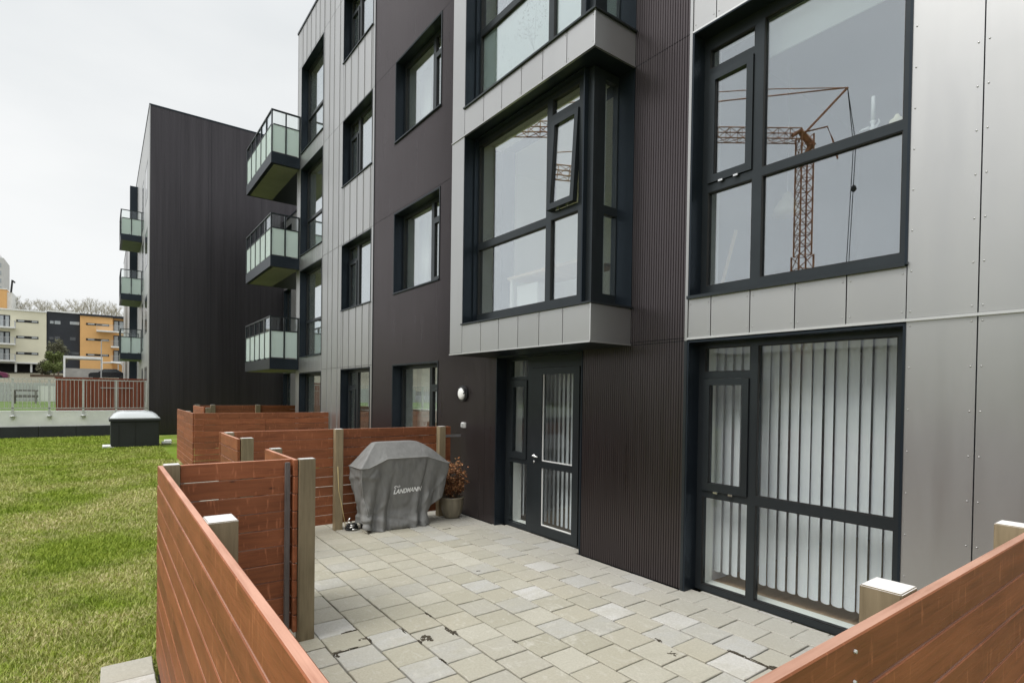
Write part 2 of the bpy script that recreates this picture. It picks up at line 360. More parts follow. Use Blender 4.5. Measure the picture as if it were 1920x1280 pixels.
# ------------------------------------------------------------------ facade helpers
XF, XB, XW = 4.09, 3.545, 4.24
def cells(a0, a1, b0, b1, holes, ca=(), cb=()):
    """rectangle minus holes -> list of rectangles; ca/cb force cuts (joints)"""
    A = sorted(set([a0, a1] + [v for v in ca if a0 < v < a1] + [v for h in holes for v in h[:2] if a0 < v < a1]))
    out_ = []
    for i in range(len(A) - 1):
        am = (A[i] + A[i+1]) / 2
        hs = [h for h in holes if h[0] < am < h[1]]
        B = sorted(set([b0, b1] + [v for v in cb if b0 < v < b1] + [v for h in hs for v in h[2:] if b0 < v < b1]))
        for j in range(len(B) - 1):
            bmid = (B[j] + B[j+1]) / 2
            if not any(h[2] < bmid < h[3] for h in hs): out_.append((A[i], A[i+1], B[j], B[j+1]))
    return out_
def fluted(mb, y0, y1, z0, z1, X, axis='y', pitch=0.0272, d=0.007, flip=1):
    """trapezoid-ribbed metal sheet; ribs vertical"""
    prof = [(0.0, 0), (0.40, 0), (0.52, 1), (0.88, 1)]
    k0 = int(math.floor(y0 / pitch)) - 1; pts = [(y0, None)]
    L_ = []
    k = k0
    while k * pitch < y1 + pitch:
        for f_, s_ in prof:
            L_.append(((k + f_) * pitch, s_))
        k += 1
    def val(y):
        for (a, sa), (b, sb) in zip(L_[:-1], L_[1:]):
            if a <= y <= b: return sa + (sb - sa) * (y - a) / (b - a)
        return 0
    pts = [(y0, val(y0))] + [(a, s_) for a, s_ in L_ if y0 < a < y1] + [(y1, val(y1))]
    b = len(mb.v)
    for a, s_ in pts:
        x = X + flip * s_ * d
        for z in (z0, z1):
            mb.v.append((x, a, z) if axis == 'y' else (a, x, z))
    for i in range(len(pts) - 1):
        mb.f.append((b + 2*i, b + 2*i + 1, b + 2*i + 3, b + 2*i + 2))
    return mb

def window(T, y0, y1, z0, z1, cols, X=XW, outer=XF, label=None, sill=False, pane='pane_glass', ring=0.06, tilt=None, name='window', blank=()):
    """cols: list of (ya, yb, [(za, zb, kind)]); X = frame front; returns the window part"""
    D = 0.065
    f = MB(); f.v = []; f.f = []
    holes = [(a, b, c, d) for a, b, cc in cols for c, d, k in cc]
    for a, b, c, d in cells(y0 + 0.004, y1 - 0.004, z0 + 0.004, z1 - 0.004, holes):
        f.box(X, X + D, a, b, c, d)
    w = part(f, name, 'frame', T)
    if label: w['label'] = label
    # lining of the recess
    j = MB(); t = 0.014; o = outer - 0.006
    j.box(o, X + 0.001, y0 - 0.002, y0 + t, z0, z1); j.box(o, X + 0.001, y1 - t, y1 + 0.002, z0, z1)
    j.box(o, X + 0.001, y0 + t, y1 - t, z1 - t, z1 + 0.002)
    if z0 > 0.3: j.box(o - 0.02, X + 0.001, y0 - 0.006, y1 + 0.006, z0 - 0.004, z0 + t)
    sub(j, 'jamb', 'jamb', w)
    # white reveal inside
    rv = MB(); a, b = X + D + 0.002, X + D + 0.16
    rv.box(a, b, y0 - 0.02, y0 + 0.035, z0, z1); rv.box(a, b, y1 - 0.035, y1 + 0.02, z0, z1)
    rv.box(a, b, y0 + 0.035, y1 - 0.035, z1 - 0.035, z1 + 0.02); rv.box(a, b, y0 + 0.035, y1 - 0.035, z0 - 0.02, z0 + 0.035)
    sub(rv, 'reveal', 'white', w)
    for a, b, cc in cols:
        for c, d, k in cc:
            # thin rubber-and-white glazing bead
            if k == 'sash':
                s = MB(); xf = X - 0.016
                g = 0.004; r_ = ring
                s.box(xf, X + 0.04, a + g, b - g, c + g, c + r_ + 0.01); s.box(xf, X + 0.04, a + g, b - g, d - r_, d - g)
                s.box(xf, X + 0.04, a + g, a + r_, c + r_ + 0.01, d - r_); s.box(xf, X + 0.04, b - r_, b - g, c + r_ + 0.01, d - r_)
                hs_ = [MB().box(xf - 0.012, xf + 0.002, (a+b)/2 + e_ - 0.02, (a+b)/2 + e_ + 0.02, c - 0.012, c + 0.004) for e_ in (-.07, .07)]
                p = MB().box(X + 0.012, X + 0.018, a + r_, b - r_, c + r_ + 0.01, d - r_)
                so_ = s.build('sash', 'frame'); po = p.build('pane', pane); hs_ = [h_.build('stay', 'chrome') for h_ in hs_]
                bd = MB(); q_ = 0.006
                bd.box(X - 0.002, X + 0.011, a + r_, b - r_, c + r_ + 0.01, c + r_ + 0.01 + q_); bd.box(X - 0.002, X + 0.011, b - r_ - q_, b - r_, c + r_ + 0.01, d - r_); bd.box(X - 0.002, X + 0.011, a + r_, a + r_ + q_, c + r_ + 0.01, d - r_)
                bo = bd.build('glazing_bead', 'black')
                for q__ in (so_, po, bo): q__.parent = w
                for h_ in hs_: h_.parent = w
                if tilt:
                    piv = Vector((X, 0, d)); mt = Matrix.Translation(piv) @ Matrix.Rotation(tilt, 4, 'Y') @ Matrix.Translation(-piv)
                    for q__ in (so_, po, bo): q__.matrix_basis = mt
            else:
                po = MB().box(X + 0.028, X + 0.034, a - 0.003, b + 0.003, c - 0.003, d + 0.003).build('pane', pane if k != 'film' else pane)
                po.parent = w
                bd = MB(); q_ = 0.007
                bd.box(X + 0.004, X + 0.026, a - 0.001, a + q_, c, d); bd.box(X + 0.004, X + 0.026, b - q_, b + 0.001, c, d)
                bd.box(X + 0.004, X + 0.026, a + q_, b - q_, c - 0.001, c + q_); bd.box(X + 0.004, X + 0.026, a + q_, b - q_, d - q_, d + 0.001)
                bo = bd.build('glazing_bead', 'black'); bo.parent = w
    return w

rear = []
def room(T, x0, x1, y0, y1, z0, z1, mat='room_light', through=False):
    t = 0.05; m = MB()
    if through:
        x1 = 7.45; rear.append((y0 + .1, y1 - .1, z0 + .25, z1 - .1))  # back opening added to let more skylight into the room
        for a, b, c, d in cells(y0, y1, z0, z1, [rear[-1]]): m.box(x1, x1 + t, a, b, c, d)
    else: m.box(x1, x1 + t, y0, y1, z0, z1)
    m.v = m.v;  m.box(x0, x1 + t, y0 - t, y0, z0 - t, z1 + t); m.box(x0, x1 + t, y1, y1 + t, z0 - t, z1 + t)
    m.box(x0, x1 + t, y0, y1, z1, z1 + t); m.box(x0, x1 + t, y0, y1, z0 - t, z0)
    return part(m, 'room', mat, T)

def balcony(T, x0, x1, y0, y1, zs, nside, nfront, label=None):
    """slab top at zs; open towards +x (the house); side panels at y0, front panels at x0"""
    m = MB(); m.box(x0, x1, y0, y1, zs - 0.27, zs)
    b = part(m, 'balcony', 'jamb', T)
    if label: b['label'] = label
    sub(MB().box(x0 + 0.09, x1 - 0.01, y0 + 0.09, y1 - 0.09, zs - 0.276, zs - 0.268), 'soffit', 'soffit', b)
    f = MB(); zr = zs + 1.08; zm = zs + 0.70; r = 0.028
    f.box(x0 + 0.0, x1, y0, y0 + 0.05, zr - 0.03, zr); f.box(x0, x0 + 0.05, y0 + 0.05, y1 - 0.05, zr - 0.03, zr); f.box(x0, x1, y1 - 0.05, y1, zr - 0.03, zr)
    f.box(x0 + 0.05, x1, y0 + 0.01, y0 + 0.035, zm, zm + 0.025); f.box(x0 + 0.01, x0 + 0.035, y0 + 0.05, y1 - 0.05, zm, zm + 0.025); f.box(x0 + 0.05, x1, y1 - 0.035, y1 - 0.01, zm, zm + 0.025)
    sub(f, 'handrail', 'frame', b)
    dx = (x1 - x0 - 0.03) / nside
    for i in range(nside + 1):
        xx = x0 + 0.003 + i * dx
        for yy in (y0 + 0.003, y1 - 0.043):
            sub(MB().box(xx, xx + 0.03, yy, yy + 0.04, zs, zr - 0.03), 'railing_post', 'frame', b)
    dy = (y1 - y0 - 0.04) / nfront
    for i in range(1, nfront):
        yy = y0 + 0.003 + i * dy
        sub(MB().box(x0 + 0.003, x0 + 0.05, yy, yy + 0.035, zs, zr - 0.03), 'railing_post', 'frame', b)
    for i in range(nside):
        xx = x0 + 0.033 + i * dx
        for yy in (y0 + 0.02, y1 - 0.028):
            sub(MB().box(xx + 0.006, xx + dx - 0.036, yy, yy + 0.008, zs + 0.03, zm - 0.002), 'frosted_panel', 'frost', b)
            sub(MB().box(xx + 0.006, xx + dx - 0.036, yy, yy + 0.008, zm + 0.027, zr - 0.032), 'clear_panel', 'pane_glass_clear', b)
    for i in range(nfront):
        yy = y0 + 0.043 + i * dy
        sub(MB().box(x0 + 0.02, x0 + 0.028, yy + 0.006, yy + dy - 0.04, zs + 0.03, zm - 0.002), 'frosted_panel', 'frost', b)
        sub(MB().box(x0 + 0.02, x0 + 0.028, yy + 0.006, yy + dy - 0.04, zm + 0.027, zr - 0.032), 'clear_panel', 'pane_glass_clear', b)
    return b

# ================================================================== ground
g = MB(); g.face([(-600, -300, -0.05), (600, -300, -0.05), (600, 46, -0.05), (-600, 46, -0.05)])
struct(g.build('lawn_ground', 'soil'))
# raised terrain beyond the low wall, climbing towards the far houses
hb = MB(); xs = [-600, -200, -90, -50, -25, -12, -4, 4, 14, 30, 60, 140, 300, 600]
ysz = [(25.2, 0.78), (46, 0.82), (60, 1.5), (85, 2.7), (105, 3.5), (118, 4.2), (135, 5.5), (158, 15.8), (260, 23), (420, 29), (900, 38)]
for (yy, zz) in ysz:
    for xx in xs: hb.v.append((xx, yy, zz + (0 if yy < 100 else 0.6 * math.sin(xx * 0.05))))
n_ = len(xs)
for i in range(len(ysz) - 1):
    for k in range(n_ - 1): hb.f.append((i*n_ + k, i*n_ + k + 1, (i+1)*n_ + k + 1, (i+1)*n_ + k))
struct(hb.build('hillside', 'hill', smooth=True))
struct(MB().face([(-90, 25.25, 0.80), (1.36, 25.25, 0.80), (1.36, 45, 0.835), (-90, 45, 0.835)]).build('terrace_lawn', 'fargrass'))
struct(MB().face([(-90, 47, 0.92), (60, 47, 0.92), (60, 58, 1.42), (-90, 58, 1.42)]).build('road', 'asph'))

# ================================================================== patio
PX, PY = 0.2725, 0.266
bed = struct(MB().face([(0.27, 0.2, -0.035), (4.3, 0.2, -0.035), (4.3, 12.3, -0.035), (1.06, 12.3, -0.035), (1.06, 3.94, -0.035), (0.27, 3.94, -0.035)]).build('patio_bed', 'joint'))
patio = bpy.data.objects.new('patio', None); COL.objects.link(patio); struct(patio)
def paver_mesh(w, l, seed):
    rnd = random.Random(seed); m = MB(); h = 0.05; c = 0.004
    def rim(inset, z, n=4, wob=0.0):
        pts = []
        for k in range(4):
            ax, ay = [(-1, -1), (1, -1), (1, 1), (-1, 1)][k]; bx, by = [(1, -1), (1, 1), (-1, 1), (-1, -1)][k]
            for i in range(n):
                t = i / n; x = (ax + (bx - ax) * t) * (w / 2 - inset); y = (ay + (by - ay) * t) * (l / 2 - inset)
                pts.append((x + wobs[len(pts)][0], y + wobs[len(pts)][1], z))
        return pts
    wobs = [(rnd.uniform(-.0018, .0018), rnd.uniform(-.0018, .0018)) for _ in range(16)]
    a = rim(0.0, -h); b_ = rim(0.0, -c); d = rim(c, 0.0)
    m.v = a + b_ + d; n = 16
    for L0 in (0, n):
        for k in range(n): m.f.append((L0 + k, L0 + (k+1) % n, L0 + n + (k+1) % n, L0 + n + k))
    m.f.append(tuple(range(2*n, 3*n)))
    return m.mesh('paver', 'paver')
pm = [paver_mesh(PX - 0.012, PY - 0.0105, 10 + i) for i in range(6)]
pl = []; cutp = []
for i in range(-4, 12):
    x0 = 1.20 + PX * i
    ph = 3.0 if i % 2 == 0 else 3.13
    k = -11
    while True:
        y0 = ph + PY * k; k += 1
        if y0 > 6.75: break
        cx, cy = x0 + PX/2, y0 + PY/2
        if cy < 0.35: continue
        if cx < 0.27: continue
        if i > 9:
            # cut stones along the wall and in the window recesses
            lim = 4.235 if (1.36 < cy < 2.92 or 4.29 < cy < 5.83) else 4.084
            if lim - x0 > .02: cutp.append((x0 + .0035, min(lim, x0 + PX - .0035), y0 + .003, y0 + PY - .003))
            continue
        if cy > 3.95 and cx < 1.02: continue
        # which ones stand behind the fences, seen from the front corner: still there, joined
        pl.append((cx, cy))
def key(p):
    az = math.degrees(math.atan2(p[0], p[1])); return math.hypot(*p) + (50 if (az < 16 or p[1] < 0.9) else 0)
pl.sort(key=key)
rp = random.Random(3)
rest = MB()
cutp.sort(key=lambda q: q[2])
for q_ in cutp:
    w_, l_ = q_[1] - q_[0], q_[3] - q_[2]
    o = link('paver', paver_mesh(w_, l_, int(q_[2]*100)), patio, ((q_[0]+q_[1])/2, (q_[2]+q_[3])/2, rp.uniform(-.002, .002)))
for n, (cx, cy) in enumerate(pl):
    dz = rp.uniform(-0.002, 0.002)
    if n < 298 - len(cutp):
        o = link('paver', pm[rp.randrange(6)], patio, (cx + rp.uniform(-.001, .001), cy + rp.uniform(-.001, .001), dz))
        o.rotation_euler = (rp.uniform(-.004, .004), rp.uniform(-.004, .004), rp.uniform(-.006, .006) + (math.pi if rp.random() < .5 else 0))
    else:
        rest.box(cx - PX/2 + .0035, cx + PX/2 - .0035, cy - PY/2 + .003, cy + PY/2 - .003, -0.05, dz)
y = 6.78
while y < 12.3:
    x = 1.2
    while x < 4.0: rest.box(x + .0035, x + PX - .0035, y, y + PY - .006, -0.05, rp.uniform(-.002, .002)); x += PX
    y += PY
o = rest.build('paver_far', 'paver', patio, ); o['kind'] = 'stuff'
# narrow strip of slabs along the lawn side of the front fence
sp_ = bpy.data.objects.new('garden_path', None); COL.objects.link(sp_); struct(sp_)
pmw = [paver_mesh(0.262, 0.262, 40 + i) for i in range(3)]
for i in range(14):
    link('paver', pmw[i % 3], sp_, (0.122, 4.035 - 0.2685 * i, 0.002))
# dark moss and litter in the joints
ms = MB(); rm = random.Random(5)
def blob(cx, cy, rx, ry, z=0.0045, n=11, ang=0):
    p = []
    for k in range(n):
        t = 2*math.pi*k/n; r_ = rm.uniform(0.55, 1.15); a, b = math.cos(t)*rx*r_, math.sin(t)*ry*r_
        p.append((cx + a*math.cos(ang) - b*math.sin(ang), cy + a*math.sin(ang) + b*math.cos(ang)))
    ms.prism(p, -0.004, z + rm.uniform(-.0008, .0008))
for (cx, cy, rx, ry) in [(1.79, 3.40, .045, .05), (2.01, 3.37, .02, .03), (2.0, 3.42, .012, .06), (1.3, 3.535, .07, .008), (1.25, 3.54, .04, .014), (1.215, 3.50, .012, .03), (1.44, 3.63, .03, .018), (1.40, 3.8, .06, .008), (1.47, 3.6, .012, .05), (1.73, 3.6, .01, .05),
                         (3.03, 2.26, .022, .03), (3.385, 1.86, .014, .12), (3.40, 1.70, .02, .09), (3.39, 2.0, .012, .08), (3.47, 6.02, .05, .01), (2.9, 4.41, .02, .014), (1.74, 3.05, .008, .03), (2.01, 3.75, .008, .05), (3.12, 2.45, .012, .03), (2.28, 3.0, .008, .03)]:
    for _ in range(16): k_ = rm.uniform(.12, .4); blob(cx + rm.uniform(-rx, rx), cy + rm.uniform(-ry, ry), max(rx*k_, .004), max(ry*k_, .004), z=.0025)
struct(ms.build('moss_patches', 'mossm'), 'stuff')['label'] = 'dark moss and leaf litter in the paver joints'

# ================================================================== near apartment building
B1 = thing('apartment_building', 'dark four-storey apartment house with silver panels and a glazed corner bay beside the patio', 'building', (4.09, 6.0, 0))
FH = 2.635
ZT = 11.05
W_y = (1.33, 2.955); C_y = (7.42, 9.05); A_y = (10.095, 11.71); B_y = (13.05, 14.83)
holes = []
def zr(k, lo, hi): return (lo + FH*k if k else 0.0, hi + FH*k)
Wz = [(0.0, 2.185), (2.56, 4.84), (5.195, 7.475), (7.83, 10.1)]
Cz = [(0.0, 2.185), (3.425, 4.825), (6.05, 7.455), (8.67, 10.07)]
Bz = [(0.0, 2.17), (2.57, 4.81), (5.19, 7.43), (7.82, 10.04)]
for a, b in Wz: holes.append((*W_y, a, b))
for a, b in Cz: holes.append((*C_y, a, b)); holes.append((*A_y, a, b))
for a, b in Bz: holes.append((*B_y, a, b))
door_o = (4.26, 5.86, 0.0, 2.185); holes.append(door_o)
bayh = [(3.84, 5.80, z0, z1) for z0, z1 in Wz[1:]]
m = MB()
for a, b, c, d in cells(-4.0, 15.13, -0.05, ZT - 0.02, [(h[0], h[1], h[2] if h[2] > .1 else -.06, h[3]) for h in holes] + bayh): m.box(XF + 0.022, XF + 0.21, a, b, c, d)
m.box(XF + 0.21, 7.7, -4.0, -3.9, -0.05, ZT); m.box(XF + 0.21, 7.7, 15.0, 15.13, -0.05, ZT); m.box(4.3, 7.55, -3.9, 15.0, ZT - 0.12, ZT - 0.02)
part(m, 'wall', 'jamb', B1)
part(MB().box(XF - 0.02, 7.8, -4.0, 15.19, ZT, ZT + 0.05), 'parapet_cap', 'jamb', B1)
part(MB().box(XF - 0.004, XF + 0.2, 15.13, 15.165, 0, ZT), 'corner_trim', 'silver', B1)
part(MB().box(XF + 0.2, 7.7, 15.13, 15.165, 0, ZT), 'end_wall', 'gable', B1)

# fluted dark sheets
hl = [h for h in holes]
for (y0, y1, z0, z1) in [(2.985, 4.26, 0.006, 2.19), (2.985, 3.605, 2.19, ZT), (5.86, 9.965, 0.006, ZT)]:
    cuts = [4.852, 7.47, 2.215, 10.1] if y0 < 5 else [4.862, 7.465, 10.09]
    if y1 > 9: 
        cl = cells(y0, y1, z0, z1, hl + [(5.87, 6.12, 2.19, ZT)], (), cuts)
    else: cl = cells(y0, y1, z0, z1, hl, (), cuts)
    for a, b, c, d in cl:
        part(fluted(MB(), a + .0005, b - .0005, c + .003, d - .003, XF), 'fluted_sheet', 'dark', B1)
# slim bright edge trims of the dark wall
part(MB().box(XF - .012, XF + .02, 9.962, 9.975, 0, ZT), 'edge_trim', 'frame', B1); part(MB().box(XF - .01, XF + .02, 2.957, 2.985, 0.0, 2.188), 'edge_trim', 'frame', B1)
for a, b in Cz:
    for yy in (C_y[0] - .012, C_y[1] + .002): part(MB().box(XF - .01, XF + .01, yy, yy + .010, a, b + .002), 'edge_trim', 'frame', B1)
    part(MB().box(XF - .01, XF + .01, C_y[0] - .012, C_y[1] + .012, b + .003, b + .012), 'edge_trim', 'frame', B1)
    if a > 1: part(MB().box(XF - .012, XF + .01, C_y[0] - .012, C_y[1] + .012, a - .012, a - .003), 'edge_trim', 'frame', B1)
tr = MB()
for yy in (2.957,): tr.box(XF - .010, XF + .02, yy, yy + .026, 2.19, ZT)
part(tr, 'edge_trim', 'silver', B1)

# silver flat panels, right part
rv = MB()
def rivet(y, z, x=XF): rv.lathe((x - 0.001, y, z), [(0.0052, 0.0), (0.004, -0.0025), (0.0015, -0.0035)], 8, 'x')
yc = [-4, -3.2, -2.5, -1.7, -0.9, -0.25, 0.36, 0.972]
ge = 0.005
pcache = {}
def panel(a, b, c, d, X=XF, t=0.018, mat='silver', T=B1):
    ky = (round(b - a, 3), round(d - c, 3), t, mat)
    if ky not in pcache: pcache[ky] = MB().box(0, t, -(b-a)/2, (b-a)/2, -(d-c)/2, (d-c)/2).mesh('cladding_panel', mat)
    o = bpy.data.objects.new('cladding_panel', pcache[ky]); COL.objects.link(o)
    o.parent = T; o.matrix_parent_inverse = Matrix.Translation(-Vector(T.location)); o.location = (X, (a+b)/2, (c+d)/2)
    return o
zc = [2.213, 4.852, 7.487, 10.12]
for a, b, c, d in cells(-4, 1.33, 0.01, ZT, [], yc, zc):
    panel(a + .0035, b - (.0035 if b < 1.3 else 0.002), c + (.004 if c > .5 else 0), d - .004)
    if a > -1.5:
        z = c + 0.045
        n = max(2, round((d - c - 0.09) / 0.262))
        for i in range(n + 1):
            zz = c + 0.045 + (d - c - 0.09) * i / n
            rivet(a + 0.028, zz); rivet(b - 0.022, zz)
# spandrel bands above each right-hand window
bs = [1.33, 1.684, 2.035, 2.387, 2.735, 2.957]
for (z0, z1) in [(2.21, 2.553), (4.852, 5.188), (7.487, 7.823), (10.12, ZT)]:
    for a, b in zip(bs[:-1], bs[1:]):
        panel(a + .004, b - .004, z0 + .004, z1 - .004)
        for yy in (a + .024, b - .024):
            for zz in (z0 + .05, z1 - .05): rivet(yy, zz)
tr = MB(); tr.box(XF - .016, XF + .004, -4, 2.957, 2.196, 2.2135)
part(tr, 'drip_trim', 'trim', B1)
tr = MB(); tr.box(XF - .008, XF + .02, 1.33, 2.957, 4.838, 4.853); part(tr, 'drip_trim', 'trim', B1)

# standing-seam silver wall, left part
ys_ = [9.975, 10.163, 10.516, 10.859, 11.25, 11.6, 11.93, 12.3, 12.61, 12.99, 13.35, 13.67, 14.04, 14.4, 14.725, 15.13]
hh = [(a - .004, b + .004, c - .004, d + .004) for a, b, c, d in holes if a > 9.5]
bands = [(B_y[0] - .004, B_y[1] + .004, Bz[i][1], Bz[i+1][0]) for i in range(3)]
for a, b, c, d in cells(9.975, 15.13, 0.01, ZT, hh + bands, ys_, [2.225, 4.85, 7.47, 10.09]):
    panel(a + .006, b - .006, c + (.004 if c > .1 else 0), d - .004)
sr = MB()
for yy in ys_[1:-1]:
    for a, b, c, d in cells(yy - .004, yy + .004, 0.01, ZT, hh + bands): 
        if d - c > .05: sr.box(XF - .012, XF + .01, yy - .003, yy + .003, c + .004, d - .004)
part(sr, 'standing_seams', 'silver', B1)
for (_, _, z0, z1) in bands:
    yy = B_y[0]
    while yy < B_y[1] - .05: panel(yy + .004, min(yy + .148, B_y[1]) - .004, z0 + .018, z1 - .006, XF + .004, .014); yy += .148

# corner bay ---------------------------------------------------------
BL = 6.13; BS = 3.605; WL = 5.835
sl_ys = [3.608, 3.982, 4.342, 4.695, 5.054, 5.416, 5.835]
m = MB()
zb = [(2.19, 2.555), (4.852, 5.19), (7.487, 7.823), (10.12, ZT)]
for z0, z1 in zb: m.box(XB + .02, XF + .021, BS + .02, BL - .02, z0 + .004, z1 - .004)
m.box(XB + .02, XF + .021, WL + .012, BL - .02, 2.19, ZT)
m.box(XF, XF + .021, BS + .003, 3.845, 2.56, ZT)
bay = part(m, 'bay_core', 'jamb', B1)
part(MB().box(XB + .02, XF + .02, BS + .02, BL - .02, 2.183, 2.194), 'bay_soffit', 'jamb', B1)
for n, (z0, z1) in enumerate(zb):
    for a, b in zip(sl_ys[:-1], sl_ys[1:]):
        panel(a + .004, b - .004, z0 + .012, z1 - .016, XB)
        for yy in (a + .02, b - .02):
            for zz in (z0 + .05, z1 - .05): rivet(yy, zz, XB)
    # side panel of the bay
    o = part(MB().box(XB + .008, XF - .003, BS, BS + .018, z0 + .010, z1 - .016), 'side_panel', 'silver', B1)
    part(MB().box(XB - .006, XB + .006, BS - .006, BS + .004, z0 + .004, z1 - .012), 'corner_trim', 'trim', B1)
    tr = MB(); tr.box(XB - .010, XB + .016, BS - .006, BL, z0 - .004, z0 + .010); tr.box(XB + .016, XF - .004, BS - .006, BS + .014, z0 - .004, z0 + .010)
    part(tr, 'drip_trim', 'trim' if n == 0 else 'silver', B1)
    if n < 3:
        tr = MB(); tr.box(XB - .022, 3.75, BS - .022, WL + .01, z1 - .014, z1 + .004); tr.box(3.75, XF, BS - .022, 3.81, z1 - .014, z1 + .004)
        part(tr, 'bay_sill', 'frame', B1)
for z0, z1 in zip([2.205, 4.857, 7.49], [4.847, 7.48, ZT]):
    panel(WL + .004, BL - .002, z0, z1, XB)
part(MB().box(XB + .004, XB + .02, WL - .004, WL + .012, 2.19, ZT), 'edge_trim', 'jamb', B1)
for k in range(3):
    z0, z1 = Wz[k + 1]; dz = z0 - 2.56
    cols = [(4.01, 4.42, [(2.685 + dz, 3.525 + dz, 'fixed'), (3.60 + dz, 4.535 + dz, 'sash'), (4.605 + dz, 4.775 + dz, 'fixed')]),
            (4.50, 5.805, [(2.685 + dz, 3.487 + dz, 'fixed'), (3.565 + dz, 4.775 + dz, 'fixed')])]
    w = window(B1, 3.885, WL + .002, z0, z1 + .006, cols, X=3.75, outer=3.70, ring=0.055, tilt=R(3.4) if k == 0 else None, name='bay_window')
    # corner post and side light
    sub(MB().box(3.745, 3.80, 3.806, 3.885, z0, z1 + .004), 'corner_post', 'frame', w)
    f = MB()
    for a, b, c, d in cells(3.80, 4.12, z0 + .004, z1 + .004, [(3.905, 4.078, 2.695 + dz, 3.472 + dz), (3.905, 4.078, 3.554 + dz, 4.765 + dz)]): f.box(a, b, 3.812, 3.875, c, d)
    sub(f, 'side_frame', 'frame', w)
    for c, d in ((2.695, 3.472), (3.554, 4.765)):
        sub(MB().box(3.902, 4.081, 3.838, 3.844, c + dz - .003, d + dz + .003), 'pane', 'pane_glass', w)
    sub(MB().box(3.80, 4.09, 3.842, WL, z1 - .03, z1 + .02), 'ceiling_lining', 'white', w)
    sub(MB().box(3.82, 4.30, 3.88, WL, z0 + .05, z0 + .075), 'window_board', 'white', w)
    if k == 1:
        sub(MB().box(3.79, 3.793, 4.505, 5.80, 2.69 + dz, 3.485 + dz), 'frosted_film', 'film', w)
        sub(MB().box(3.79, 3.793, 4.015, 4.415, 2.69 + dz, 3.52 + dz), 'frosted_film', 'film', w)
        sub(MB().box(3.905, 4.078, 3.85, 3.853, 2.70 + dz, 3.47 + dz), 'frosted_film', 'film', w)
        # printed tree with blowing leaves on the film, seen on its outer face
        tm = MB(); rt = random.Random(11)
        def leafq(y, z, s, a):
            c_, s_ = math.cos(a), math.sin(a)
            tm.prism_x = None
            b = len(tm.v)
            for (p, q_) in ((-1, 0), (0, -.42), (1, 0), (0, .42)):
                tm.v.append((3.7885, y + (p*c_ - q_*s_)*s, z + (p*s_ + q_*c_)*s))
            tm.f.append((b, b+1, b+2, b+3))
        cy, cz = 4.86, 2.69 + dz + .50
        for i in range(130):
            a = rt.uniform(0, 2*math.pi); r_ = .30 * math.sqrt(rt.random())
            leafq(cy + math.cos(a)*r_*1.0, cz + math.sin(a)*r_*.8, rt.uniform(.010, .019), rt.uniform(0, 3.1))
        for i in range(60):
            leafq(rt.uniform(4.9, 5.75), 2.69 + dz + rt.uniform(.1, .74), rt.uniform(.009, .016), rt.uniform(0, 3.1))
        for i in range(9):
            a = rt.uniform(.2, 2.9); r_ = rt.uniform(.16, .3)
            p0 = (3.7885, 4.80, 2.69 + dz + .16); p1 = (3.7885, 4.80 + math.cos(a)*r_*.5, p0[2] + .18 + math.sin(a)*r_*.4); p2 = (3.7885, 4.82 + math.cos(a)*r_, p0[2] + .22 + math.sin(a)*r_)
            tm.tube([p0, p1, p2], .0030, 4, .0015)
        tm.tube([(3.7885, 4.78, 2.69 + dz), (3.7885, 4.80, 2.69 + dz + .2)], .006, 4, .004)
        for v_i, v in enumerate(tm.v): tm.v[v_i] = (3.7885 + (v[0] - 3.7885)*.2, v[1], v[2])
        sub(tm, 'printed_tree', 'print', w)
    room(B1, 4.36, 7.9, 3.02, 6.5, z0 + .02, z1 + .08, 'room_light', True)

# right-hand windows
def Wcols(z0, ground):
    d = z0
    if ground: return [(1.42, 2.395, [(.055, .83, 'fixed'), (.905, 2.125, 'fixed')]), (2.46, 2.885, [(.055, .83, 'fixed'), (.885, 1.865, 'sash'), (1.92, 2.13, 'fixed')])]
    return [(1.42, 2.395, [(.11 + d, .923 + d, 'fixed'), (.99 + d, 2.185 + d, 'fixed')]), (2.475, 2.887, [(.11 + d, .923 + d, 'fixed'), (.995 + d, 1.935 + d, 'sash'), (1.993 + d, 2.16 + d, 'fixed')])]
for i, (z0, z1) in enumerate(Wz):
    window(B1, *W_y, z0, z1, Wcols(z0, i == 0), X=XW, name='window', pane='pane_glass_clear' if i == 0 else 'pane_glass_blue')
    room(B1, 4.46, 7.4, .3, 2.94, z0 - .02 if i else 0.02, z1 + .09, 'room_ground' if i == 0 else 'room_dim')
    if i:
        part(MB().box(XF - .03, XF + .02, 1.335, 2.957, z0 - .014, z0 + .012), 'sill', 'frame', B1)
# patio door with side light
cols = [(4.45, 5.30, [(.02, 2.03, 'open')]), (5.395, 5.755, [(.06, .83, 'fixed'), (.885, 1.885, 'sash'), (1.925, 2.13, 'fixed')])]
X = XW; f = MB()
hs = [(a, b, c, d) for a, b, cc in cols for c, d, k in cc]
for a, b, c, d in cells(4.264, 5.856, 0.004, 2.18, hs): f.box(X, X + .065, a, b, c, d)
dr = part(f, 'door_frame', 'frame', B1)
j = MB(); j.box(XF - .006, X, 4.26, 4.275, 0, 2.18); j.box(XF - .006, X, 5.845, 5.862, 0, 2.18); j.box(XF, X, 4.275, 5.845, 2.166, 2.185); sub(j, 'jamb', 'jamb', dr)
j = MB(); j.box(X + .067, X + .2, 5.755, 5.80, 0, 2.2); j.box(X + .067, X + .2, 4.4, 5.755, 0, .05); j.box(X + .067, X + .2, 4.40, 4.45, 0, 2.2); sub(j, 'reveal', 'white', dr)
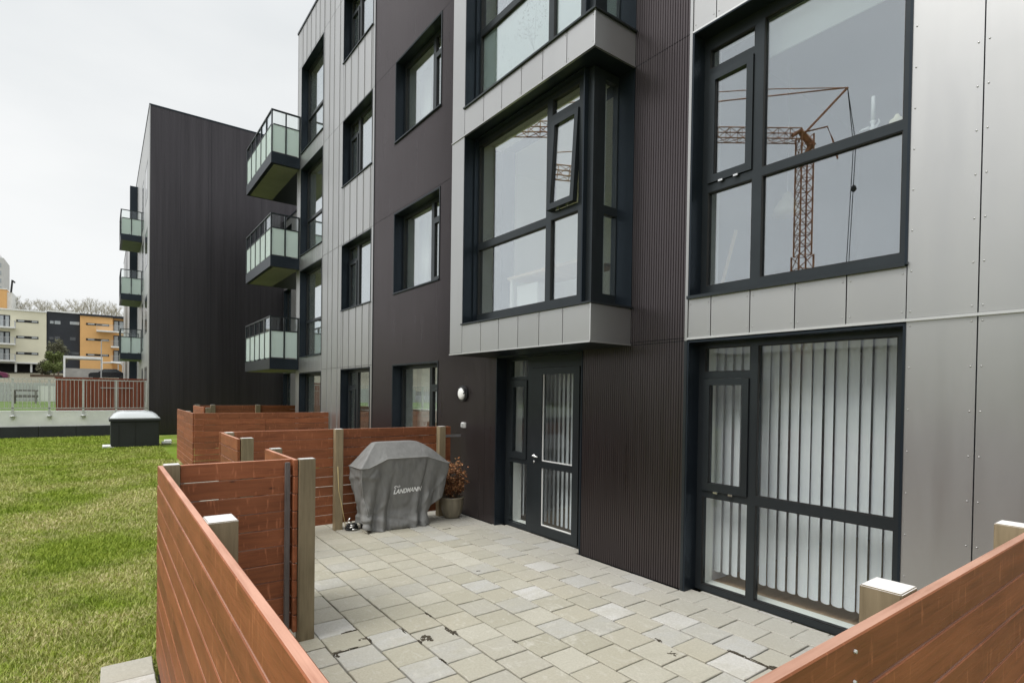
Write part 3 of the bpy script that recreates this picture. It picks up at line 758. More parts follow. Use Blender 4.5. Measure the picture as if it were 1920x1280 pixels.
for c, d, k in cols[1][2]:
    a, b = cols[1][:2]
    if k == 'sash':
        s = MB(); xf = X - .014
        for q_ in cells(a + .004, b - .004, c + .004, d - .004, [(a + .055, b - .075, c + .09, d - .09)]): s.box(xf, X + .04, *q_)
        sub(s, 'sash', 'frame', dr); sub(MB().box(X + .012, X + .018, a + .055, b - .075, c + .09, d - .09), 'pane', 'pane_glass_clear', dr)
    else: sub(MB().box(X + .028, X + .034, a, b, c, d), 'pane', 'pane_glass_clear', dr)
dl = MB()
for q_ in cells(4.455, 5.295, .024, 2.026, [(4.555, 5.10, .130, .825), (4.555, 5.10, .905, 1.945)]): dl.box(X - .012, X + .05, *q_)
dlo = part(dl, 'door', 'frame', B1)
for c, d in ((.130, .825), (.905, 1.945)):
    sub(MB().box(X + .018, X + .024, 4.553, 5.102, c - .002, d + .002), 'pane', 'pane_glass_clear', dlo)
    bd = MB(); bd.box(X + .004, X + .017, 5.09, 5.10, c, d); bd.box(X + .004, X + .017, 4.555, 5.09, c, c + .012); sub(bd, 'glazing_bead', 'white', dlo)
h = MB(); h.lathe((X - .012, 5.235, .955), [(.024, 0), (.024, -.006), (.011, -.008), (.010, -.042)], 16, 'x'); h.tube([(X - .05, 5.24, .955), (X - .056, 5.20, .957), (X - .054, 5.115, .955)], .009, 10)
sub(h, 'handle', 'chrome', dlo, smooth=True)
lk = MB(); lk.lathe((X - .012, 5.235, .885), [(.017, 0), (.016, -.006), (.004, -.007)], 16, 'x'); sub(lk, 'lock', 'chrome', dlo, smooth=True)
room(B1, 4.46, 7.4, 3.6, 6.1, .02, 2.25, 'room_ground')

# middle dark-wall windows and the silver-wall windows
for i, (z0, z1) in enumerate(Cz):
    if i: cols = [(7.50, 7.90, [(z0 + .07, z0 + 1.03, 'sash'), (z0 + 1.08, z0 + 1.33, 'fixed')]), (7.98, 8.98, [(z0 + .07, z0 + 1.33, 'fixed')])]
    else: cols = [(7.50, 7.90, [(.06, 1.78, 'sash'), (1.84, 2.12, 'fixed')]), (7.98, 8.98, [(.06, 2.12, 'fixed')])]
    window(B1, *C_y, z0, z1, cols, X=4.25, ring=.05)
    room(B1, 4.47, 7.8, 6.6, 9.5, z0 - .6 if i else .02, z1 + .1, 'room_light', True)
    if i: cols = [(11.22, 11.64, [(z0 + .07, z0 + 1.03, 'sash'), (z0 + 1.08, z0 + 1.33, 'fixed')]), (10.16, 11.12, [(z0 + .07, z0 + 1.33, 'fixed')])]
    else: cols = [(11.22, 11.64, [(.06, 1.78, 'sash'), (1.84, 2.12, 'fixed')]), (10.16, 11.12, [(.06, 2.12, 'fixed')])]
    window(B1, *A_y, z0, z1, cols, X=4.25, ring=.05)
    room(B1, 4.47, 7.8, 9.7, 12.3, z0 - .6 if i else .02, z1 + .1, 'room_light', True)
for i, (z0, z1) in enumerate(Bz):
    cols = [(13.12, 14.76, [(z0 + .07, z0 + .90, 'fixed'), (z0 + .96, z1 - .07, 'fixed')])]
    window(B1, *B_y, z0, z1, cols, X=4.25)
    room(B1, 4.47, 7.8, 12.6, 14.9, z0 + .02, z1 + .1, 'room_light', True)
rm_ = MB()
for q_ in cells(-3.9, 15.0, -.05, ZT - .02, rear): rm_.box(7.55, 7.7, *q_)
part(rm_, 'rear_wall', 'jamb', B1)
for n_i, (a, b, c, d) in enumerate(rear):
    w_ = part(MB().box(7.57, 7.63, (a+b)/2 - .03, (a+b)/2 + .03, c, d), 'added_rear_window', 'frame', B1)  # unseen window, added only to brighten the rooms from behind
    sub(MB().box(7.595, 7.601, a, b, c, d), 'pane', 'pane_glass_clear', w_)
part(rv, 'rivets', 'silver', B1, smooth=True)['kind'] = 'stuff'
for k in range(3):
    balcony(B1, 3.378, 4.085, 14.9, 17.9, 2.53 + 2.605*k, 2, 5)
m = MB(); m.box(4.085, 6.15, 15.17, 17.9, 2.3, 2.5)
# recessed part of the facade between the two houses
for k in range(3): part(MB().box(4.085, 6.2, 15.17, 17.9, 2.26 + 2.605*k, 2.53 + 2.605*k), 'balcony_slab', 'jamb', B1)
LK = thing('stair_block', 'recessed silver-clad link with tall windows between the two dark apartment houses', 'building', (6.2, 20, 0))
lh = [(23.75, 24.88, z0, z1) for z0, z1 in ((0.1, 2.45), (3.75, 5.98), (6.4, 8.6))]
m = MB()
for a, b, c, d in cells(15.17, 24.99, -.05, 8.9, lh): m.box(6.222, 6.5, a, b, c, d)
part(m, 'wall', 'gable', LK); part(MB().box(6.17, 13, 15.17, 24.99, 8.9, 8.96), 'parapet_cap', 'jamb', LK)
yy = 15.2
while yy < 24.9:
    for a, b, c, d in cells(yy, min(yy + .36, 24.98), 0, 8.9, lh, (), [2.6, 5.24, 7.9]): panel(a + .006, b - .006, c + .004, d - .004, 6.2, .018, 'silver', LK)
    yy += .36
for a, b, c, d in lh:
    window(LK, a, b, c, d, [(a + .08, b - .08, [(c + .07, d - .07, 'fixed')])], X=6.35, outer=6.2)
    room(LK, 6.55, 9, a - .2, b + .1, c, d, 'room_light')

# ================================================================== second apartment building
B2 = thing('apartment_building', 'tall plain dark gable-ended apartment house behind the lawn, left of the near one', 'building', (1.37, 25, 0))
G = 1.37; ZG = 12.40
m = MB(); m.box(G + .02, 14, 25.02, 58, -.05, ZG - .02); part(m, 'wall', 'jamb', B2)
gs = [G, 2.38, 2.52, 3.34, 3.44, 4.35, 5.3, 6.25, 7.5, 9, 10.5, 12, 14]
for a, b in zip(gs[:-1], gs[1:]):
    for z0, z1 in ((0, 6.45), (6.45, ZG)):
        part(fluted(MB(), a + .003, b - .003, z0 + .002, z1 - .002, 25.0, 'x', .05, .007), 'fluted_sheet', 'gable', B2)
part(MB().box(G - .02, 14, 24.985, 58, ZG, ZG + .05), 'parapet_cap', 'jamb', B2)
part(MB().box(G - .012, G + .012, 24.99, 25.01, 0, ZG), 'corner_trim', 'silver', B2)
fz = [(1.2, 2.6)] + [(3.95 + FH*k, 5.45 + FH*k) for k in range(3)]
wh = [(26.0, 27.7, a, b) for a, b in fz] + [(28.6, 29.9, a - .6 if a > 2 else .8, b) for a, b in fz]
ysb = [25.0 + .9*i for i in range(12)]
for a, b, c, d in cells(25.0, 34, 0, ZG, wh, ysb, [2.8, 5.44, 8.07, 10.7]): panel(a + .006, b - .006, c + .004, d - .004, G, .018, 'silver', B2)
for a, b, c, d in wh:
    w = part(MB().box(G + .004, G + .019, a, b, c, d), 'window', 'jamb', B2)
    sub(MB().box(G + .002, G + .0035, a + .25, b - .08, c + .08, d - .08), 'pane', 'far_window', w)
for a, b, c, d in cells(34, 58, 0, ZG, [], [34 + 1.2*i for i in range(20)], [2.8, 5.44, 8.07, 10.7]): panel(a + .006, b - .006, c + .004, d - .004, G, .018, 'silver' if int(a / 4.8) % 2 else 'dark', B2)
part(MB().box(G - .32, G + .02, 34.2, 34.5, 0, ZG - .4), 'party_fin', 'jamb', B2)
for k in range(3):
    balcony(B2, .585, G, 30.0, 32.4, 3.30 + FH*k, 2, 3)

# ================================================================== timber fences
bcache = {}
def board_mesh(L_, h, t, mat='stain', bev=0.003):
    ky = (round(L_, 3), round(h, 3), round(t, 3), mat)
    if ky not in bcache:
        bm = bmesh.new(); bmesh.ops.create_cube(bm, size=1.0)
        bmesh.ops.scale(bm, vec=(L_, t, h), verts=bm.verts)
        bmesh.ops.bevel(bm, geom=[e for e in bm.edges], offset=bev, segments=1, affect='EDGES')
        me = bpy.data.meshes.new('board'); bm.to_mesh(me); bm.free(); me.materials.append(M[mat])
        if mat == 'stain':
            me.materials.append(M['board_edge'])
            for p in me.polygons:
                if p.normal.z > .9: p.material_index = 1
        bcache[ky] = me
    return bcache[ky]
rb = random.Random(21)
def fence_run(T, p0, p1, ztop, t=0.028, pitch=0.118, n=10, joints=(), top_edge=True):
    """horizontal boards from p0 to p1 (plan, board centre line)"""
    d = Vector((p1[0] - p0[0], p1[1] - p0[1])); L_ = d.length; ang = math.atan2(d.y, d.x); d.normalize()
    cuts = [0] + list(joints) + [L_]
    nx, ny = -d.y, d.x
    for i in range(n):
        z = ztop - pitch * (i + .5)
        for a, b in zip(cuts[:-1], cuts[1:]):
            ln = b - a - .002
            o = link('board', board_mesh(ln, pitch - .0065, t), T)
            off = rb.uniform(-.0015, .0015); mid = (a + b) / 2
            o.matrix_parent_inverse = Matrix.Translation(-Vector(T.location))
            o.location = (p0[0] + d.x*mid + nx*off, p0[1] + d.y*mid + ny*off, z + rb.uniform(-.001, .001))
            o.rotation_euler = (rb.uniform(-.008, .008), rb.uniform(-.001, .001), ang + (math.pi if rb.random() < .5 else 0))
def post(T, x0, x1, y0, y1, ztop, z0=-.02, mat='treated', name='post'):
    w, d, h = x1 - x0, y1 - y0, ztop - z0
    bm = bmesh.new(); bmesh.ops.create_cube(bm, size=1.0); bmesh.ops.scale(bm, vec=(h, d, w), verts=bm.verts)
    bmesh.ops.bevel(bm, geom=[e for e in bm.edges], offset=.003, segments=2, affect='EDGES')
    me = bpy.data.meshes.new(name); bm.to_mesh(me); bm.free(); me.materials.append(M[mat]); me.materials.append(M['post_top'])
    for p in me.polygons:
        if p.normal.x > .95: p.material_index = 1 if mat == 'treated' else 0
    o = link(name, me, T); o.matrix_parent_inverse = Matrix.Translation(-Vector(T.location))
    o.location = ((x0+x1)/2, (y0+y1)/2, (z0+ztop)/2); o.rotation_euler = (0, -math.pi/2, 0)
    return o
def screws(T, pts, face):
    m = MB()
    for (x, y, z) in pts:
        if face == '-y': 
            b = len(m.v)
            for k in range(8):
                t = 2*math.pi*k/8; m.v.append((x + .0038*math.cos(t), y - .0035, z + .0038*math.sin(t)))
            for k in range(8):
                t = 2*math.pi*k/8; m.v.append((x + .0042*math.cos(t), y + .001, z + .0042*math.sin(t)))
            m.f.append(tuple(range(b, b+8))); m.f += [(b+k, b+(k+1) % 8, b+8+(k+1) % 8, b+8+k) for k in range(8)]
        else: m.lathe((x - .0035, y, z), [(.0038, 0), (.0042, .0045)], 8, 'x')
    o = part(m, 'screw_heads', 'galv', T); o['kind'] = 'stuff'; return o
ZF = 1.24
# front fence along the lawn (from the camera corner)
F1 = thing('wooden_fence', 'near brown board fence running from the bottom edge along the lawn', 'fence', (.28, 2.2, 0))
fence_run(F1, (.278, .47), (.278, 3.96), ZF)
post(F1, .293, .378, 3.895, 3.985, ZF + .004); post(F1, .293, .39, 2.155, 2.285, ZF - .002); post(F1, .293, .385, .62, .71, ZF)
# return panel
F2 = thing('wooden_fence', 'short brown board panel across the patio front, with a grey batten', 'fence', (.7, 3.93, 0))
fence_run(F2, (.38, 3.935), (1.036, 3.935), ZF, n=10)
post(F2, .990, 1.020, 3.885, 3.918, ZF - .022, .02, 'grey_wood', 'batten')
# side panel
F3 = thing('wooden_fence', 'short brown side panel behind the olive post, level with the path side', 'fence', (1.05, 4.3, 0))
fence_run(F3, (1.050, 3.86), (1.050, 4.70), ZF)
post(F3, 1.068, 1.172, 3.83, 3.905, ZF + .002); post(F3, 1.068, 1.15, 4.62, 4.71, ZF + .002)
# second side panel
F4 = thing('wooden_fence', 'brown side panel with olive post beyond the gap, left of the covered grill', 'fence', (1.05, 6.2, 0))
fence_run(F4, (1.045, 5.80), (1.045, 6.74), ZF)
post(F4, 1.065, 1.172, 5.77, 5.87, ZF + .002); post(F4, 1.065, 1.15, 6.63, 6.73, ZF + .002)
# grill fence
F5 = thing('wooden_fence', 'brown board fence behind the covered grill, reaching the dark wall', 'fence', (2.5, 6.8, 0))
fence_run(F5, (1.03, 6.815), (3.93, 6.815), ZF, joints=(1.33,))
post(F5, 2.29, 2.385, 6.70, 6.797, ZF + .004); post(F5, 3.735, 3.83, 6.70, 6.797, ZF + .004)
part(MB().box(3.84, 3.93, 6.74, 6.797, .02, ZF - .004), 'batten', 'stain', F5, bevel=.002)
part(MB().box(3.832, 4.092, 6.728, 6.734, 1.09, 1.125), 'wall_bracket', 'steel', F5)
# right-hand fence in front of the camera
F6 = thing('wooden_fence', 'reddish brown board fence rising to the lower right corner, pale square post tops behind it', 'fence', (2.2, .47, 0))
fence_run(F6, (.262, .468), (4.08, .468), ZF, joints=(2.468,))
post(F6, 1.505, 1.605, .484, .575, ZF + .004); post(F6, 2.685, 2.785, .484, .575, ZF + .004); post(F6, 3.9, 3.99, .484, .575, ZF)
screws(F6, [(xx, .4535, ZF - .118*(i+.5) + dz) for i in range(10) for xx in (1.175, 2.73) for dz in (-.03, .03)], '-y')
# neighbours' fences
F7 = thing('wooden_fence', 'neighbouring brown fence corner, the larger boxed one beyond the grill fence', 'fence', (2.6, 12.4, 0))
fence_run(F7, (1.44, 12.415), (4.07, 12.415), ZF + .004, joints=(1.3,)); fence_run(F7, (1.425, 12.43), (1.425, 15.3), ZF + .004, joints=(1.5,))
post(F7, 1.44, 1.53, 13.8, 13.89, ZF); post(F7, 3.9, 3.98, 12.43, 12.52, ZF)
F8 = thing('wooden_fence', 'farthest brown fence with pale posts, between the balcony and the dark gable', 'fence', (3.3, 17.2, 0))
fence_run(F8, (2.1, 17.6), (5.6, 17.6), ZF + .03, joints=(1.7,)); fence_run(F8, (2.02, 15.6), (2.02, 17.6), ZF + .03)
for xx in (2.04, 2.42, 3.6): post(F8, xx, xx + .12, 17.46, 17.58, ZF + .05)
post(F8, 2.05, 2.15, 15.55, 15.65, ZF + .02)

# ================================================================== covered grill
GX0, GX1, GY0, GY1 = 2.46, 3.70, 6.31, 6.70
def lerp_tab(tab, z):
    if z <= tab[0][0]: return tab[0][1]
    for (a, va), (b, vb) in zip(tab[:-1], tab[1:]):
        if z <= b: return va + (vb - va) * (z - a) / (b - a)
    return tab[-1][1]
tx0 = [(0, 2.555), (.06, 2.56), (.2, 2.555), (.38, 2.52), (.6, 2.475), (.82, 2.455)]
tx1 = [(0, 3.44), (.05, 3.43), (.15, 3.385), (.22, 3.45), (.33, 3.60), (.5, 3.655), (.7, 3.675), (.82, 3.68)]
ty0 = [(0, 6.34), (.06, 6.36), (.2, 6.40), (.45, 6.385), (.7, 6.335), (.82, 6.315)]
ty1 = [(0, 6.66), (.2, 6.66), (.5, 6.69), (.82, 6.70)]
def sstep(a, b, x):
    t = max(0, min(1, (x - a) / (b - a))); return t*t*(3 - 2*t)
def folds(s, z):
    """outward push of the cloth along the front (s = x position)"""
    k = 1 - sstep(.15, .80, z)
    v = 0
    for (c, w, a) in [(2.60, .05, .034), (2.70, .028, -.030), (2.80, .045, .030), (2.875, .022, -.020), (3.24, .045, .030), (3.305, .018, -.040), (3.38, .05, .026), (3.05, .12, .014), (3.50, .03, -.030), (3.58, .05, .016)]:
        c2 = c + (z - .4) * (.16 if c > 3.2 else (-.02 if c > 2.9 else .14))
        v += a * math.exp(-((s - c2)/w)**2)
    v *= (.22 + 1.25*k)
    # horizontal sags near the hem
    v += .016 * math.sin(z*46 + s*5.5 + 2*math.sin(s*7)) * sstep(.34, .04, z) * (0.6 + .4*math.sin(s*11))
    v += .018 * noise.noise(Vector((s*5, z*6, 3.1))) + .006 * noise.noise(Vector((s*17, z*15, 7.1)))
    for (x0_, z0_, x1_, z1_, a_) in [(2.50, .70, 2.72, .62, .018), (2.52, .64, 2.66, .74, -.014), (2.75, .30, 2.56, .12, .020), (3.40, .40, 3.20, .10, .018), (3.0, .14, 3.3, .05, .016), (2.62, .16, 2.95, .09, .014), (3.62, .60, 3.42, .34, .014), (2.48, .50, 2.60, .30, -.016)]:
        ex, ez = x1_ - x0_, z1_ - z0_; l2 = ex*ex + ez*ez; t_ = max(0, min(1, ((s - x0_)*ex + (z - z0_)*ez)/l2)); dd = math.hypot(s - x0_ - ex*t_, z - z0_ - ez*t_)
        v += a_*math.exp(-(dd/.020)**2)
    # swags just under the shoulder
    v += -.014 * sstep(.74, .82, z) * 0 + .010 * math.sin((s - 2.5)*22 + z*16) * math.exp(-((z - .66)/.08)**2) * (1 if s < 2.8 else .3)
    return v
def ring(z, x0, x1, y0, y1, rc, N=120, fold=True, zf=None):
    pts = []
    rc = min(rc, .022)
    per = [('f', x0 + rc, x1 - rc), ('c', x1 - rc, y0 + rc, -90), ('r', y0 + rc, y1 - rc), ('c', x1 - rc, y1 - rc, 0), ('b', x1 - rc, x0 + rc), ('c', x0 + rc, y1 - rc, 90), ('l', y1 - rc, y0 + rc), ('c', x0 + rc, y0 + rc, 180)]
    cnt = {'f': 96, 'r': 18, 'b': 20, 'l': 18, 'c': 5}
    for e in per:
        n = cnt[e[0]]
        for i in range(n):
            t = i / n
            if e[0] == 'f': x, y, nx, ny = e[1] + (e[2]-e[1])*t, y0, 0, -1
            elif e[0] == 'r': x, y, nx, ny = x1, e[1] + (e[2]-e[1])*t, 1, 0
            elif e[0] == 'b': x, y, nx, ny = e[1] + (e[2]-e[1])*t, y1, 0, 1
            elif e[0] == 'l': x, y, nx, ny = x0, e[1] + (e[2]-e[1])*t, -1, 0
            else:
                a = R(e[3] + 90*t); nx, ny = math.cos(a), math.sin(a); x, y = e[1] + rc*nx, e[2] + rc*ny
            f_ = folds(x + (y - y0)*.6, z) if fold else 0
            if e[0] == 'b': f_ *= .3
            if e[0] in 'rl': f_ = .6*f_ + .012*math.sin(y*38 + z*9)*(1 - sstep(.3, .8, z)) * (1 if fold else 0)
            pts.append((x + nx*f_, y + ny*f_, z if zf is None else zf(x, y)))
    return pts
zsh = lambda x: .785 + .10*(max(0, min(1, (x - 2.56)/.24)) - max(0, min(1, (x - 3.34)/.30)))
rows = []
zl = [.006, .02, .04, .06, .08, .10, .12, .14, .16, .18, .20, .22, .24, .265, .29, .315, .34, .365, .39, .415, .44, .465, .49, .515, .54, .565, .59, .615, .64, .665, .69, .71, .73, .75, .77, .785]
for z in zl:
    def zz(x, y, z=z): 
        top = z + (zsh(x) - .80) * sstep(.3, .8, z)
        lift = .05*sstep(2.66, 2.54, x)*sstep(.2, 0, z)*(1 if y < 6.5 else 1.6) + .03*sstep(3.3, 3.45, x)*sstep(.12, 0, z)
        return top + lift + (.004*math.sin(x*31) if z < .03 else 0)
    rows.append(ring(z, lerp_tab(tx0, z), lerp_tab(tx1, z), lerp_tab(ty0, z), lerp_tab(ty1, z), .05, zf=zz))
rows.append(ring(.80, 2.452, 3.684, 6.308, 6.704, .05, fold=False, zf=lambda x, y: zsh(x) + .006))
for t in (.06, .2, .4, .6, .8, .93, 1.0):
    x0 = 2.452 + (2.70 - 2.452)*t; x1 = 3.684 - (3.684 - 3.255)*t; y0 = 6.308 + (.17)*t; y1 = 6.704 - .13*t
    rows.append(ring(.8, x0, x1, y0, y1, .05 - .03*t, fold=False, zf=lambda x, y, t=t: (zsh(x)*(1-t) + 1.085*t) + .010*math.sin(math.pi*t)*noise.noise(Vector((x*4, y*6, 1))) + .018*math.sin(math.pi*min(1, t*1.1))*(-1)*0))
CG = MB(); n = len(rows[0])
for r_ in rows: CG.v += r_
for i in range(len(rows) - 1):
    for k in range(n): CG.f.append((i*n + k, i*n + (k+1) % n, (i+1)*n + (k+1) % n, (i+1)*n + k))
# top cap as a fan of strips
c0 = (len(rows) - 1)*n; CG.v.append((2.97, 6.53, 1.088)); cc = len(CG.v) - 1
for k in range(n): CG.f.append((c0 + k, c0 + (k+1) % n, cc))
GR = thing('covered_grill', 'barbecue grill under a dark grey fitted cloth cover with white lettering, by the fence', 'grill', (3.05, 6.5, 0))
co = part(CG, 'cover', 'cover', GR, smooth=True)
sd_ = co.modifiers.new('smooth', 'SUBSURF'); sd_.levels = 1; sd_.render_levels = 1
# piping along the shoulder seam and down the front left edge
NS = len(zl); sh = [(x, y, z) for x, y, z in rows[NS]]
fr = [Vector(p) + Vector((0, -.004, .0)) for p in sh[:101]] 
lf = [Vector(p) + Vector((-.004, 0, 0)) for p in sh[-23:]]
part(MB().tube(lf + fr, .005, 6), 'piping', 'piping', GR, smooth=True)
fl = [Vector(r_[0]) + Vector((-.006, -.004, 0)) for r_ in rows[10:NS]]
part(MB().tube(fl, .0045, 6), 'piping', 'piping', GR, smooth=True)
# stuff under the hem: caster wheels and leg
wm = MB(); wm.lathe((2.60, 6.60, .045), [(.04, -.012), (.045, 0), (.04, .012)], 16, 'x'); part(wm, 'caster', 'black', GR, smooth=True)
wm = MB(); wm.lathe((3.40, 6.64, .045), [(.04, -.012), (.045, 0), (.04, .012)], 16, 'x'); part(wm, 'caster', 'black', GR, smooth=True)
lg = MB()
for a, b in ((2.60, 6.62), (3.38, 6.64)): lg.box(a - .015, a + .015, b - .015, b + .015, .08, .7)
part(lg, 'leg', 'dmetal', GR)
# lettering on the front of the cover, laid on the cloth
def text_mesh(body, size, shear=0.25, off=0.0):
    cu = bpy.data.curves.new('lettering', 'FONT'); cu.body = body; cu.size = size; cu.shear = shear; cu.offset = off; cu.resolution_u = 3; cu.space_character = .96
    to = bpy.data.objects.new('tmp_text', cu); COL.objects.link(to)
    bpy.context.view_layer.update()
    me = bpy.data.meshes.new_from_object(to.evaluated_get(bpy.context.evaluated_depsgraph_get()))
    bpy.data.objects.remove(to); bpy.data.curves.remove(cu); return me
def front_y(x, z):
    return lerp_tab(ty0, z) - folds(x, z)
me = text_mesh('LANDMANN', .080, .28, .0026)
bm = bmesh.new(); bm.from_mesh(me); bmesh.ops.triangulate(bm, faces=bm.faces)
bmesh.ops.subdivide_edges(bm, edges=[e for e in bm.edges if e.calc_length() > .012], cuts=2, use_grid_fill=False)
wid = max(v.co.x for v in bm.verts)
for v in bm.verts:
    x = 2.905 + v.co.x / wid * .385; z = .440 + v.co.y + .012 * v.co.x / wid
    v.co = (x, front_y(x, z) - .0065, z)
bm.to_mesh(me); bm.free(); me.materials.clear(); me.materials.append(M['wprint'])
o = link('lettering', me, GR); o.matrix_parent_inverse = Matrix.Translation(-Vector(GR.location))
# flame-like swirl mark above the first letters
fm = MB()
def mark(cx, cz, pts):
    b = len(fm.v)
    for (a, c) in pts: fm.v.append((cx + a, front_y(cx + a, cz + c) - .0068, cz + c))
    fm.f.append(tuple(range(b, b + len(pts))))
def arc(cx, cz, r0, r1, a0, a1, n=9):
    for i in range(n):
        t0, t1 = i/n, (i+1)/n; A0, A1 = R(a0 + (a1-a0)*t0), R(a0 + (a1-a0)*t1)
        w0 = (r1 - r0) * math.sin(math.pi*min(1, t0 + .08)); w1 = (r1 - r0) * math.sin(math.pi*min(1, t1 + .001))
        mark(cx, cz, [(r0*math.cos(A0), r0*math.sin(A0)), ((r0+w0)*math.cos(A0), (r0+w0)*math.sin(A0)), ((r0+w1)*math.cos(A1), (r0+w1)*math.sin(A1)), (r0*math.cos(A1), r0*math.sin(A1))])
arc(2.942, .522, .016, .026, 60, 300); arc(2.946, .524, .006, .013, -60, 200); arc(2.955, .535, .014, .021, -110, 60); arc(2.962, .528, .020, .027, -40, 70)
part(fm, 'emblem', 'wprint', GR)

# ------------------------------------------------------------------ pot with dried plant
PL = thing('potted_plant', 'ribbed olive-grey ceramic pot with a withered brown bush, between grill and dark wall', 'plant', (3.86, 6.56, 0))
prof = [(.001, .0), (.095, .0), (.104, .008), (.125, .05), (.142, .11), (.152, .17), (.157, .22), (.158, .255), (.162, .262), (.166, .272), (.166, .284), (.160, .289), (.150, .288), (.146, .275), (.142, .24), (.001, .235)]
part(MB().lathe((3.86, 6.56, 0), prof, 96, 'z', lambda t, i: 1 + (.022*abs(math.sin(t*14)) - .011 if 2 < i < 8 else 0)), 'pot', 'pot', PL, smooth=True)
part(MB().lathe((3.86, 6.56, .236), [(.001, .004), (.08, .012), (.143, .004)], 24), 'soil', 'joint', PL, smooth=True)
rl = random.Random(4); tw = MB(); lf = MB(); tips = []
for i in range(34):
    a = rl.uniform(0, 2*math.pi); r_ = rl.uniform(.01, .07); b = Vector((3.86 + r_*math.cos(a), 6.56 + r_*math.sin(a), .24))
    top = Vector((3.86 + math.cos(a)*rl.uniform(.02, .17) + .03, 6.56 + math.sin(a)*rl.uniform(.02, .17) - .02, rl.uniform(.38, .77)))
    midp = (b + top)/2 + Vector((rl.uniform(-.03, .03), rl.uniform(-.03, .03), .03))
    tw.tube([b, midp, top], .0035, 5, .0015); tips += [top, midp*.4 + top*.6, midp]
def curl(m, c, s, rnd):
    u_ = Vector((rnd.gauss(0, 1), rnd.gauss(0, 1), rnd.gauss(0, 1))).normalized(); v_ = u_.orthogonal().normalized(); w_ = u_.cross(v_)
    b = len(m.v); k = rnd.uniform(.3, 1.1)
    for (p, q_) in ((-1, 0), (-.35, -.5), (.4, -.42), (1, 0), (.4, .45), (-.35, .5)):
        m.v.append(tuple(c + u_*p*s + v_*q_*s + w_*(p*p*k - .2 + abs(q_)*.8*k)*s))
    m.f += [(b, b+1, b+5), (b+1, b+2, b+4, b+5), (b+2, b+3, b+4)]
for t in tips:
    for _ in range(13):
        curl(lf, t + Vector((rl.gauss(0, .024), rl.gauss(0, .024), rl.gauss(0, .026))), rl.uniform(.010, .025), rl)
part(tw, 'stems', 'twig', PL)
o = part(lf, 'dry_leaves', 'dryleaf', PL); o['kind'] = 'stuff'

# reed stick and clutter by the grill
rd = MB().tube([(2.412, 6.665, .02), (2.375, 6.66, .22), (2.315, 6.655, .50), (2.300, 6.65, .79)], .0045, 6, .003, )
tag(rd.build('reed_stick', 'reedm', None, smooth=True), 'thin straw-coloured stick leaning on the fence post left of the grill', 'stick')
HC = thing('hose_coil', 'tangle of black hose with shiny metal fittings at the grill\'s left foot', 'hose', (2.47, 6.6, 0))
hm = MB()
for k in range(3):
    hm.tube([(2.47 + (.075 - .008*k)*math.cos(t/16*2*math.pi), 6.62 + .05*math.sin(t/16*2*math.pi), .016 + .024*k + .006*math.sin(t)) for t in range(17)], .011, 8)
part(hm, 'hose', 'black', HC, smooth=True)
for (a, b, c, dx, dz) in [(2.40, 6.57, .10, .05, .015), (2.43, 6.565, .072, .05, -.008), (2.42, 6.56, .045, .055, .01), (2.45, 6.55, .02, .05, .0), (2.405, 6.575, .125, .03, .04)]:
    part(MB().tube([(a, b, c), (a + dx, b - .005, c + dz)], .009, 10), 'fitting', 'chrome', HC, smooth=True)

# wall lamp
WL_ = thing('wall_lamp', 'round bulkhead lamp with half hood on the dark wall above the white socket', 'lamp', (4.09, 6.64, 1.70))
part(MB().lathe((4.088, 6.64, 1.70), [(.112, 0), (.112, -.028), (.100, -.046), (.088, -.048), (.086, -.04), (.001, -.04)], 40, 'x'), 'base', 'dmetal', WL_, smooth=True)
part(MB().lathe((4.05, 6.64, 1.70), [(.086, 0), (.080, -.022), (.06, -.036), (.03, -.042), (.001, -.043)], 32, 'x'), 'diffuser', 'diff', WL_, smooth=True)
hd = MB(); n = 24
for i in range(n + 1):
    t = math.pi * i / n
    for (r_, dx) in ((.104, -.03), (.100, -.052), (.062, -.060), (.02, -.060)): hd.v.append((4.088 + dx, 6.64 + r_*math.cos(t), 1.712 + r_*math.sin(t)))
for i in range(n):
    for k in range(3): hd.f.append((i*4 + k, i*4 + k + 1, i*4 + 5 + k, i*4 + 4 + k))
hd.box(4.02, 4.045, 6.545, 6.735, 1.700, 1.716)
part(hd, 'hood', 'dmetal', WL_)
for k, zz in enumerate((1.735, 1.758)): part(MB().box(4.022, 4.028, 6.57, 6.71, zz, zz + .010), 'louvre', 'galv', WL_)
SO = thing('wall_socket', 'small white outdoor power socket with flap cover on the dark wall under the lamp', 'socket', (4.09, 6.62, 1.26))
part(MB().box(4.05, 4.09, 6.582, 6.658, 1.222, 1.298), 'body', 'white', SO, bevel=.006)
part(MB().box(4.036, 4.051, 6.590, 6.650, 1.232, 1.288), 'flap', 'galv', SO, bevel=.004)

